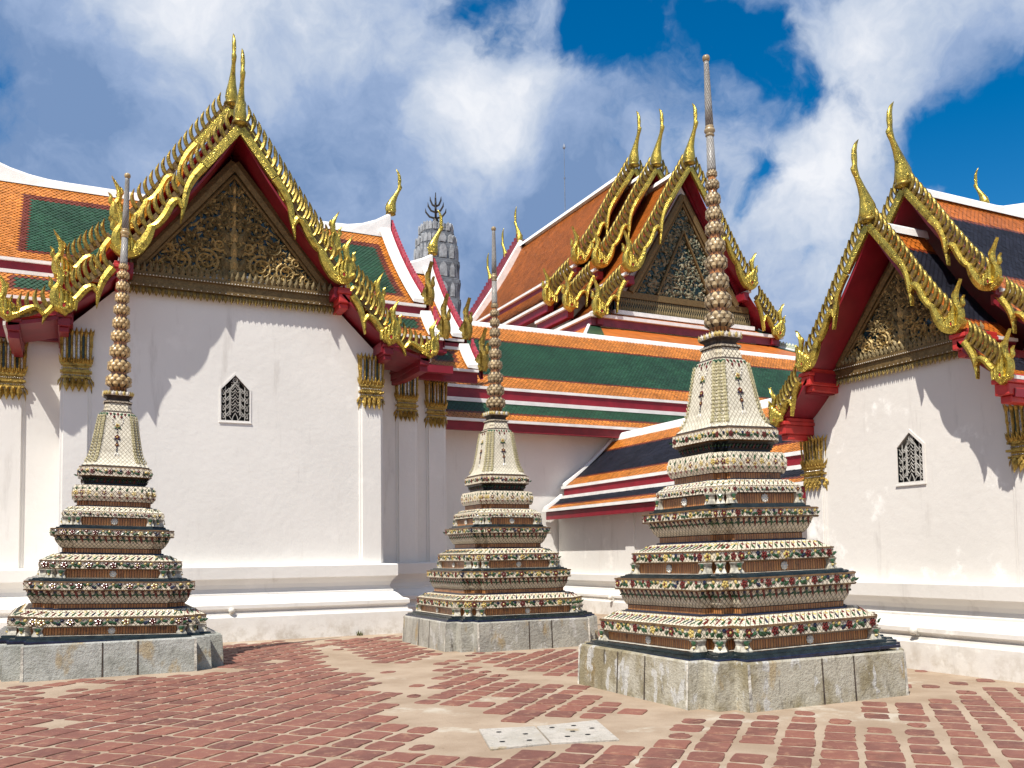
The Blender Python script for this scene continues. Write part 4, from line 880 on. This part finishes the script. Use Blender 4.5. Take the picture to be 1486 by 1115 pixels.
# ------------------------------------------------------------------ chedis
CREAM, BRN, GRN, NVY, EDG, DRK, BELL, NET2 = range(8)
def chedi(label, loc, conc, hs, vs, tilt, seed, ballmat, jit):
    rt_ = thing('chedi', label, 'chedi', loc, 0, 'tiled chedis in the courtyard'); rnd = random.Random(seed)
    up_ = bpy.data.objects.new('chedi_frame', None)
    S = lambda prof: [(a*hs, z*vs) for a, z in prof]
    # plinth
    mb = MB(); loft20(mb, S([(1.545, -.05), (1.535, .2), (1.52, .47), (1.505, .49)]), [0, 0, 0]); 
    for k in range(4):
        c_, s_ = math.cos(k*pi/2), math.sin(k*pi/2); X = Vector((c_, s_, 0)); Y = Vector((-s_, c_, 0))
        for u in (-1.095, -.42+.1*k, .33, 1.095):
            w_ = .011 if abs(u) < 1 else .02; q = [X*1.549*hs+Y*(u*hs-w_)+Vector((0, 0, .0)), X*1.549*hs+Y*(u*hs+w_), X*1.5245*hs+Y*(u*hs+w_*.8)+Vector((0, 0, .475*vs)), X*1.5245*hs+Y*(u*hs-w_*.8)+Vector((0, 0, .475*vs))]
            mb.add(q, [(0, 1, 2, 3)], 1 if abs(u) < 1 else 2)
    pl = mb.build('plinth', [conc, BLACKJOINT, LIMEPATCH], rt_, recalc=False)
    T = Matrix.Translation((0, 0, .49*vs)) @ Matrix.Rotation(tilt[0], 4, 'Y') @ Matrix.Rotation(tilt[1], 4, 'X') @ Matrix.Translation((0, 0, -.49*vs))
    bpy.data.objects.remove(up_)
    def place(o): o.matrix_local = T; return o
    MATS = [NET, PLANK, DKGREENGLAZE, NAVYGLAZE, EDGEGLAZE, BLACKJOINT, BELLNET, NETDARK, LIMEPATCH]
    def body(name, prof, mats):
        m = MB(); loft20(m, S(prof), mats); return place(m.build(name, MATS, rt_))
    # motif layer helpers: every motif is laid on a wall between two profile points
    orn = MB(); RD, LF, YL, NV, WH = range(5)
    def side_pts(p0, p1, f, step, maxw=None):
        """points along all 20 walls at height fraction f: yields (pos, out, upvec, along, long_side)"""
        A = ring20(p0[0]*hs, p0[1]*vs); B = ring20(p1[0]*hs, p1[1]*vs)
        for j in range(20):
            k = (j+1) % 20; a = Vector(A[j]).lerp(Vector(B[j]), f); b = Vector(A[k]).lerp(Vector(B[k]), f); L = (b-a).length; al = (b-a).normalized()
            upv = (Vector(B[j])+Vector(B[k])-Vector(A[j])-Vector(A[k])).normalized(); out = al.cross(upv).normalized()
            n = max(1, round(L/step))
            for i in range(n): yield a.lerp(b, (i+.5)/n), out, upv, al, n > 3, i
    def flower(p, out, r, mc, mp_):
        a = out.orthogonal().normalized(); b = out.cross(a); t0 = rnd.uniform(0, 1)
        for q in range(5):
            t = t0+q*2*pi/5; orn.disc(p+(a*math.cos(t)+b*math.sin(t))*r*.58+out*.002, out, r*.46, r*.3, 5, mp_)
        orn.disc(p+out*r*.18, out, r*.34, r*.25, 6, mc)
    def vine(p0, p1, h, step, dense=1.):
        for i, (p, out, u_, al, lg, idx) in enumerate(side_pts(p0, p1, .5, step)):
            k = idx % 3 if lg else rnd.choice((0, 2))
            if k == 0: flower(p, out, h*.36, YL if rnd.random() < .35 else RD, RD if rnd.random() < .8 else YL)
            elif k == 1:
                for s_ in (-1, 1): orn.leaf(p+al*s_*step*.1, out, al*s_+u_*rnd.uniform(-.9, .9), h*.30, h*.55, .012, LF, .006)
                orn.disc(p+u_*h*.2+out*.003, out, h*.16, .012, 5, YL)
            else:
                orn.leaf(p-u_*h*.25, out, al*rnd.choice((-1, 1))+u_*.6, h*.34, h*.6, .012, LF if rnd.random() < .75 else NV, .006); orn.disc(p+al*rnd.uniform(-.3, .3)*step+u_*h*.16+out*.003, out, h*.2, .015, 5, rnd.choice((YL, RD, YL, NV)))
            if rnd.random() < .7: orn.leaf(p+al*step*.5-u_*h*.2, out, al*rnd.choice((-1, 1))+u_*rnd.uniform(.3, 1.2), h*.26, h*.55, .01, LF, .005)
    def drops(p0, p1, h, step, dn=True):
        for p, out, u_, al, lg, idx in side_pts(p0, p1, .5, step):
            d = -u_ if dn else u_
            orn.leaf(p-d*h*.28, out, d+al*.35, h*.22, h*.55, .012, RD if idx % 2 else LF, .006); orn.disc(p-d*h*.33+out*.002, out, h*.15, .012, 5, RD if idx % 2 else NV)
            orn.leaf(p-d*h*.1, out, d*.3+al, h*.16, h*.34, .008, LF, .004); orn.leaf(p-d*h*.1, out, d*.3-al, h*.16, h*.34, .008, LF, .004)
    def slant(p0, p1, h, step):
        for p, out, u_, al, lg, idx in side_pts(p0, p1, .5, step):
            orn.leaf(p-u_*h*.38-al*step*.2, out, u_+al*.5, h*.17, h*.72, .01, (LF, RD, LF, NV)[idx % 4], .005); orn.disc(p+u_*h*.2-al*step*.1+out*.002, out, h*.11, .012, 5, RD if idx % 2 else YL)
    # ---- stepped body, bottom to top
    body('glazed_step', [(1.49, .485), (1.49, .515), (1.46, .52), (1.45, .545), (1.38, .55), (1.37, .575), (1.31, .577), (1.23, .579)], [NVY, NVY, GRN, GRN, GRN, GRN, 8])
    body('lower_tier', [(1.235, .57), (1.235, .685), (1.26, .688), (1.295, .688), (1.314, .706), (1.30, .708), (1.30, .812), (1.314, .815), (1.308, .836), (1.29, .838), (1.12, .922), (1.06, .925)], [BRN, DRK, EDG, EDG, EDG, CREAM, EDG, EDG, EDG, CREAM, DRK])
    body('lower_band', [(1.05, .92), (1.045, .94), (1.02, .945), (1.02, 1.0), (1.035, 1.01), (1.06, 1.05), (1.10, 1.19), (1.14, 1.192), (1.145, 1.208), (1.135, 1.21), (1.135, 1.31), (1.147, 1.313), (1.14, 1.33), (1.09, 1.332)], [NVY, DRK, BRN, DRK, NET2, NET2, EDG, EDG, EDG, CREAM, EDG, EDG, GRN])
    body('glazed_step', [(1.085, 1.33), (1.08, 1.35), (1.04, 1.352), (1.03, 1.37), (.97, 1.372), (.89, 1.374)], [GRN, GRN, GRN, GRN, 8])
    body('middle_tier', [(.90, 1.37), (.90, 1.49), (.93, 1.493), (.965, 1.497), (.967, 1.51), (.955, 1.511), (.955, 1.61), (.967, 1.613), (.96, 1.627), (.945, 1.628), (.76, 1.715), (.71, 1.718)], [BRN, DRK, EDG, EDG, EDG, CREAM, EDG, EDG, EDG, CREAM, DRK])
    body('middle_band', [(.715, 1.715), (.71, 1.735), (.68, 1.74), (.68, 1.80), (.70, 1.81), (.74, 1.86), (.79, 1.98), (.84, 1.982), (.845, 1.997), (.835, 1.998), (.835, 2.075), (.847, 2.078), (.84, 2.094), (.78, 2.097)], [NVY, DRK, BRN, DRK, NET2, NET2, EDG, EDG, EDG, CREAM, EDG, EDG, GRN])
    body('glazed_step', [(.775, 2.095), (.77, 2.115), (.73, 2.117), (.72, 2.145), (.69, 2.147), (.63, 2.149)], [GRN, GRN, GRN, GRN, 8])
    body('upper_tier', [(.64, 2.145), (.64, 2.262), (.675, 2.265), (.695, 2.275), (.695, 2.35), (.685, 2.357), (.585, 2.43), (.55, 2.433)], [BRN, DRK, DRK, CREAM, EDG, CREAM, DRK])
    body('lotus_band', [(.53, 2.43), (.53, 2.445), (.51, 2.45), (.51, 2.515), (.545, 2.52), (.575, 2.59), (.578, 2.67), (.55, 2.755), (.51, 2.762)], [NVY, DRK, BRN, DRK, CREAM, CREAM, CREAM, EDG])
    body('waisted_neck', [(.43, 2.76), (.425, 2.79), (.44, 2.84), (.475, 2.89), (.50, 2.895), (.51, 2.905), (.51, 3.03), (.50, 3.045), (.45, 3.05)], [GRN, GRN, GRN, EDG, EDG, CREAM, EDG, DRK])
    bell = [(.475, 3.05), (.47, 3.07), (.425, 3.11), (.385, 3.18), (.355, 3.28), (.33, 3.42), (.305, 3.58), (.28, 3.74), (.258, 3.86), (.235, 3.915), (.205, 3.945), (.20, 3.98), (.185, 4.04), (.175, 4.07)]
    body('bell', bell, [DRK]+[BELL]*8+[DRK, CREAM, CREAM, CREAM])
    body('collar', [(.165, 4.065), (.20, 4.08), (.205, 4.10), (.17, 4.115), (.155, 4.14), (.165, 4.165), (.205, 4.19), (.215, 4.215), (.21, 4.25), (.18, 4.26), (.11, 4.275)], [DRK, CREAM, DRK, DRK, DRK, DRK, CREAM, CREAM, DRK, DRK])
    # ---- ornaments
    vine((1.30, .705), (1.30, .825), .15, .118); slant((1.29, .838), (1.12, .922), .19, .085)
    vine((1.135, 1.21), (1.135, 1.32), .14, .112); drops((1.06, 1.05), (1.10, 1.19), .19, .088)
    vine((.955, 1.50), (.955, 1.62), .14, .108); slant((.945, 1.629), (.76, 1.715), .2, .08)
    vine((.835, 1.99), (.835, 2.085), .115, .098); drops((.74, 1.86), (.79, 1.98), .17, .08)
    vine((.695, 2.275), (.695, 2.35), .075, .075); slant((.685, 2.357), (.585, 2.43), .11, .07)
    vine((.51, 2.905), (.51, 3.03), .11, .085); drops((.44, 2.80), (.475, 2.89), .09, .05, False)
    for p, out, u_, al, lg, idx in side_pts((.572, 2.57), (.57, 2.72), .5, .10):
        if idx % 2 == 0: flower(p, out, .042, YL, RD if rnd.random() < .6 else YL)
        else:
            orn.leaf(p, out, u_, .05, .07, .012, LF, .006); flower(p-u_*.03, out, .03, RD, YL)
        orn.leaf(p+u_*.04, out, u_+al*.4, .03, .05, .008, LF, .004); orn.leaf(p-u_*.05, out, -u_+al*.5, .03, .05, .008, rnd.choice((LF, RD)), .004)
    # bell: braided garlands on the corner ribs, pendant chains on the faces
    for bi in range(2, 8):
        p0, p1 = bell[bi], bell[bi+1]; A = ring20(p0[0]*hs, p0[1]*vs); B = ring20(p1[0]*hs, p1[1]*vs)
        L = math.hypot(p1[0]-p0[0], p1[1]-p0[1]); n = max(1, round(L/.045))
        for j in range(20):
            for i in range(n):
                f = (i+.5)/n; a = Vector(A[j]).lerp(Vector(B[j]), f); rad = Vector((a.x, a.y, 0)).normalized()
                if j % 5 in (0, 2, 4) or j % 5 == 4 or True:
                    if j % 5 in (1, 3): continue
                    u_ = (Vector(B[j])-Vector(A[j])).normalized(); al_ = Vector((-rad.y, rad.x, 0)); orn.leaf(a-u_*.01+rad*.004, rad, u_, .045*hs, .05, .016, 5, .012); orn.disc(a+al_*.026*hs, rad, .010, .006, 5, 6); orn.disc(a-al_*.026*hs, rad, .010, .006, 5, 6)
        for j in range(4, 20, 5):
            k = (j+1) % 20
            for i in range(n):
                f = (i+.5)/n; a = Vector(A[j]).lerp(Vector(B[j]), f); b = Vector(A[k]).lerp(Vector(B[k]), f); out = Vector((a.x+b.x, a.y+b.y, 0)).normalized(); al = (b-a).normalized(); q = (bi-2)*3+i
                for fr in (.03, .97): orn.leaf(a.lerp(b, fr)+out*.003, out, (0, 0, 1), .025*hs, .05, .012, 5, .01)
    for k in range(4):
        out = Vector((math.cos(k*pi/2), math.sin(k*pi/2), .12)).normalized(); al = Vector((-out.y, out.x, 0)).normalized()
        def rad_at(z):
            for i in range(len(bell)-1):
                if bell[i][1] <= z <= bell[i+1][1]: return bell[i][0]+(bell[i+1][0]-bell[i][0])*(z-bell[i][1])/(bell[i+1][1]-bell[i][1])
            return .3
        def pt(u, z): 
            q = Vector((math.cos(k*pi/2), math.sin(k*pi/2), 0))*rad_at(z)*hs; return Vector((q.x, q.y, z*vs))+al*u*hs+out*.006
        for i in range(9):
            a = pi*i/8; orn.disc(pt(-.075*math.cos(a), 3.80-.10*math.sin(a)), out, .014, .012, 5, WH)
        for z in (3.70, 3.52, 3.40): flower(pt(0, z), out, .038 if z != 3.40 else .03, RD if z == 3.70 else YL, YL if z == 3.70 else RD)
        for z in (3.64, 3.60, 3.46, 3.44, 3.36, 3.33, 3.30): orn.disc(pt(0, z), out, .013, .012, 5, NV)
        for s_ in (-1, 1):
            orn.leaf(pt(0, 3.68), out, al*s_-Vector((0, 0, .5)), .035, .07, .012, LF, .006); orn.leaf(pt(0, 3.50), out, al*s_-Vector((0, 0, .3)), .035, .06, .012, NV, .006); orn.leaf(pt(s_*.05, 3.86), out, (0, 0, -1), .04, .05, .012, RD, .006); orn.leaf(pt(s_*.012, 3.27), out, al*s_*.4-Vector((0, 0, 1)), .03, .06, .012, WH, .006)
    for p, out, u_, al, lg, idx in side_pts((.258, 3.86), (.235, 3.915), .5, .05): orn.leaf(p+u_*.02, out, -u_, .045, .055, .012, RD if idx % 2 else LF, .008)
    for p, out, u_, al, lg, idx in side_pts((.212, 4.20), (.212, 4.25), .5, .05): orn.leaf(p-u_*.03, out, u_, .05, .07, .015, WH if idx % 2 else YL, .012)
    place(orn.build('ceramic_flowers', [REDGLAZE, LEAFGLAZE, YELGLAZE, NAVYGLAZE, WHITEGLAZE, CORDGLAZE, OLIVEGLAZE], rt_, recalc=False))
    # ---- feet on the convex corners and mid-wall rosettes
    for (a, z0, z1, w, aw) in ((1.275, .572, .70, .135, 1.235), (.935, 1.372, 1.498, .115, .90), (.675, 2.147, 2.272, .095, .64)):
        rg = ring20(a*hs, 0)
        for j in range(20):
            if j % 5 in (1, 3): continue
            x, y, _ = rg[j]; o_ = Vector((x, y, 0)).normalized(); m = MB(); ww = w*hs*.5
            qq = Matrix.Rotation((math.atan2(y, x) if j % 5 == 2 else round(math.atan2(y, x)/(pi/2))*pi/2), 3, 'Z')
            qv = [(.85, 0., 1.05), (1.0, .04, 1.1), (.78, .25, .95), (.55, .5, .72), (.6, .7, .8), (.95, .9, 1.0), (1.0, 1.0, 1.0)]
            vs_ = []
            for g, fz, wd in qv:
                for sx, sy in ((-1, -1), (1, -1), (1, 1), (-1, 1)):
                    v = qq @ Vector((sx*ww*(.75 if sx < 0 else .2+.8*g)-ww*.45, sy*ww*wd, 0)); vs_.append((x+v.x, y+v.y, (z0+(z1-z0)*fz)*vs))
            m.add(vs_, [(i*4+q, i*4+(q+1) % 4, (i+1)*4+(q+1) % 4, (i+1)*4+q) for i in range(6) for q in range(4)]+[(3, 2, 1, 0), (24, 25, 26, 27)], 0)
            outv = qq @ Vector((1, 0, 0))
            cc = Vector((x, y, 0))+outv*ww*.5
            m.leaf((cc.x, cc.y, (z1-.01)*vs), outv, (0, 0, -1), ww*1.3, (z1-z0)*.5, .012, 1, .01); m.disc((cc.x+outv.x*.01-outv.x*ww*.25, cc.y+outv.y*.01-outv.y*ww*.25, (z0+.05)*vs), outv, ww*.35, .03, 6, 2)
            place(m.build('lion_foot', [FOOTGLAZE, LEAFGLAZE, YELGLAZE], rt_))
        for k in range(4):
            c, s = math.cos(k*pi/2), math.sin(k*pi/2); m = MB(); p = Vector((aw*hs*c, aw*hs*s, (z0+z1)/2*vs)); out = Vector((c, s, 0))
            m.disc(p+out*.002, out, .045, .03, 10, 0)
            for q in range(8):
                t = q*pi/4; v = Vector((-s, c, 0))*math.cos(t)+Vector((0, 0, 1))*math.sin(t); m.disc(p+v*.036+out*.012, out, .017, .02, 6, 0)
            place(m.build('rosette', WHITEGLAZE, rt_))
    # ---- spire of lotus balls
    balls = [(4.443, .167), (4.681, .151), (4.92, .133), (5.159, .126), (5.371, .113), (5.587, .106), (5.777, .094), (5.966, .087), (6.146, .081), (6.285, .062)]
    m = MB(); m.lathe([(.125*hs, 4.27*vs), (.115*hs, 4.5*vs), (.06*hs, 5.9*vs), (.05*hs, 6.3*vs)], 14); place(m.build('spire_core', PLANK, rt_, smooth=True))
    for i, (z, r) in enumerate(balls):
        r *= jit; z *= vs; nz = balls[i+1][0]*vs if i < 9 else z+.11; h = (nz-z)*.45 if i else .108
        m = MB(); m.lathe([(r*.66, z-h), (r*.90, z-h*.7), (r*.97, z-h*.1), (r*.93, z+h*.45), (r*.74, z+h*.85), (r*.60, z+h)], 14, 1)
        n = 10
        for row, (f0, r0, f1, r1, f2, r2, oz) in enumerate(((-.95, .74, -.62, .99, -.12, 1.05, 0), (-.55, .95, -.05, 1.05, .42, .99, .5), (-.02, .99, .42, 1.0, .93, .78, 0))):
            for k in range(n):
                t = (k+oz)*2*pi/n; P = lambda a, rr_, ff: Vector((math.cos(t+a)*r*rr_, math.sin(t+a)*r*rr_, z+ff*h)); w = pi/n
                m.add([P(-w*.5, r0, f0), P(w*.5, r0, f0), P(w*.80, r1, f1), P(w*.5, (r1+r2)/2, (f1+f2)/2+.05), P(0, r2, f2-.04), P(-w*.5, (r1+r2)/2, (f1+f2)/2+.05), P(-w*.80, r1, f1), P(0, r1*1.10, f1)], [(0, 1, 7), (1, 2, 7), (2, 3, 7), (3, 4, 7), (4, 5, 7), (5, 6, 7), (6, 0, 7)], 0)
        place(m.build('lotus_ball', [ballmat, BLACKJOINT], rt_))
    m = MB(); m.lathe([(r*hs, z*vs) for r, z in ((.055, 6.31), (.056, 6.36), (.046, 6.76))], 14); place(m.build('spire_shaft', SPIRENET, rt_, smooth=True))
    m = MB(); m.lathe([(r*hs, z*vs) for r, z in ((.046, 6.755), (.058, 6.775), (.05, 6.79), (.05, 6.80), (.068, 6.825), (.066, 6.85), (.048, 6.87), (.056, 6.88), (.05, 6.895))], 14); place(m.build('spire_ring', ballmat, rt_, smooth=True))
    m = MB(); m.lathe([(r*hs, z*vs) for r, z in ((.051, 6.89), (.045, 7.2), (.033, 7.68), (.031, 7.73))], 14); place(m.build('spire_tip', SPIRENET, rt_, smooth=True))
    m = MB(); m.lathe([(r*hs, z*vs) for r, z in ((.03, 7.725), (.043, 7.74), (.048, 7.77), (.04, 7.795), (.015, 7.81))], 12); place(m.build('spire_knob', ballmat, rt_, smooth=True))
    return rt_
BALL_A = simple('cream_gold_petal', (.46, .345, .19), .35, var=.35, scale=9, island=.85)
BALL_B = simple('golden_petal', (.55, .38, .17), .35, var=.25, scale=9, island=.45)
chedi('tallest nearest chedi on a mottled plaster plinth in front of the right pavilion', (7.225, 8.745, 0), CONC_A, 1.0, 1.0, (-.020, -.0098), 1, BALL_A, 1.0)
chedi('middle chedi on a pale plinth standing before the green roofed gallery', (7.15, 15.3, 0), CONC_C, .965, 1.0, (.0, .0), 2, BALL_A, 1.0)
chedi('left chedi with golden spire balls on a grey plinth before the left hall', (.56, 15.32, 0), CONC_B, 1.0, .985, (.027, .0134), 3, BALL_B, 1.05)

# ------------------------------------------------------------------ small things
def cover(label, pts, holes):
    mb = MB(); c = [sum(p[i] for p in pts)/4 for i in (0, 1)]
    n = 4; lo = [(*p, -.01) for p in pts]; hi = [(*p, .014) for p in pts]; hi2 = [(c[0]+(p[0]-c[0])*.985, c[1]+(p[1]-c[1])*.985, .020) for p in pts]
    mb.add(lo+hi+hi2, [(i, (i+1) % 4, 4+(i+1) % 4, 4+i) for i in range(4)]+[(4+i, 4+(i+1) % 4, 8+(i+1) % 4, 8+i) for i in range(4)]+[(8, 9, 10, 11)])
    t = thing('drain_cover', label, 'drain cover', (0, 0, 0), 0, 'concrete drain covers'); mb.build('slab', COVER, t, recalc=False)
    for u, v in holes:
        p = Vector(pts[0]).lerp(Vector(pts[1]), u).lerp(Vector(pts[3]).lerp(Vector(pts[2]), u), v)
        m = MB(); m.add([(p.x+math.cos(a)*.026, p.y+math.sin(a)*.022, .024) for a in [2*pi*i/10 for i in range(10)]], [tuple(range(10))]); m.build('drain_hole', DARK, t, recalc=False)
cover('left pale concrete drain cover with three dark holes near the camera', [(3.39, 7.70), (3.895, 7.565), (3.665, 6.85), (3.13, 6.88)], [(.3, .25), (.72, .45), (.7, .8), (.25, .75)])
cover('right pale concrete drain cover with six dark holes near the camera', [(3.91, 7.56), (4.55, 7.55), (4.25, 6.69), (3.68, 6.845)], [(.2, .2), (.55, .2), (.45, .5), (.78, .42), (.3, .75), (.62, .72)])
def lamp(label, loc, rz):
    t = thing('floodlight', label, 'floodlight', loc, rz, 'small floodlights on the wall ledges')
    m = MB(); m.lathe([(.03, 0), (.055, .02), (.062, .055), (.045, .085), (.01, .095)], 12); b = m.build('lamp_body', WHITEGLAZE, t, smooth=True); b.location = (0, 0, .02); b.rotation_euler = (R(70), 0, 0)
    m = MB(); m.box((-.03, -.02, -.03), (.03, .06, .012)); m.build('mount', WHITEGLAZE, t)
lamp('small white floodlight on the base ledge of the left hall beside the left chedi', (2.84, 18.24, .56), 0)
lamp('small white floodlight on the base ledge of the right pavilion', (10.25, 8.70, .48), R(-90))
lamp('small white floodlight on the wing base ledge right of the middle chedi', (12.75, 20.3, .42), R(-90))
def weed():
    m = MB(); r = random.Random(8)
    for i in range(26):
        a = r.uniform(0, 6.3); m.leaf((r.uniform(-.05, .05), r.uniform(-.03, .03), 0), (math.cos(a), math.sin(a), .4), (r.uniform(-.6, .6), r.uniform(-.5, .2), 1), .02, r.uniform(.05, .13), .004, 0, .02)
    o = m.build('weed', simple('dry_weed_green', (.12, .12, .04), .7), None, recalc=False); o.location = (5.35, 18.12, 0); tag(o, 'tiny dry weed sprouting at the foot of the left hall wall', 'weed')
weed()
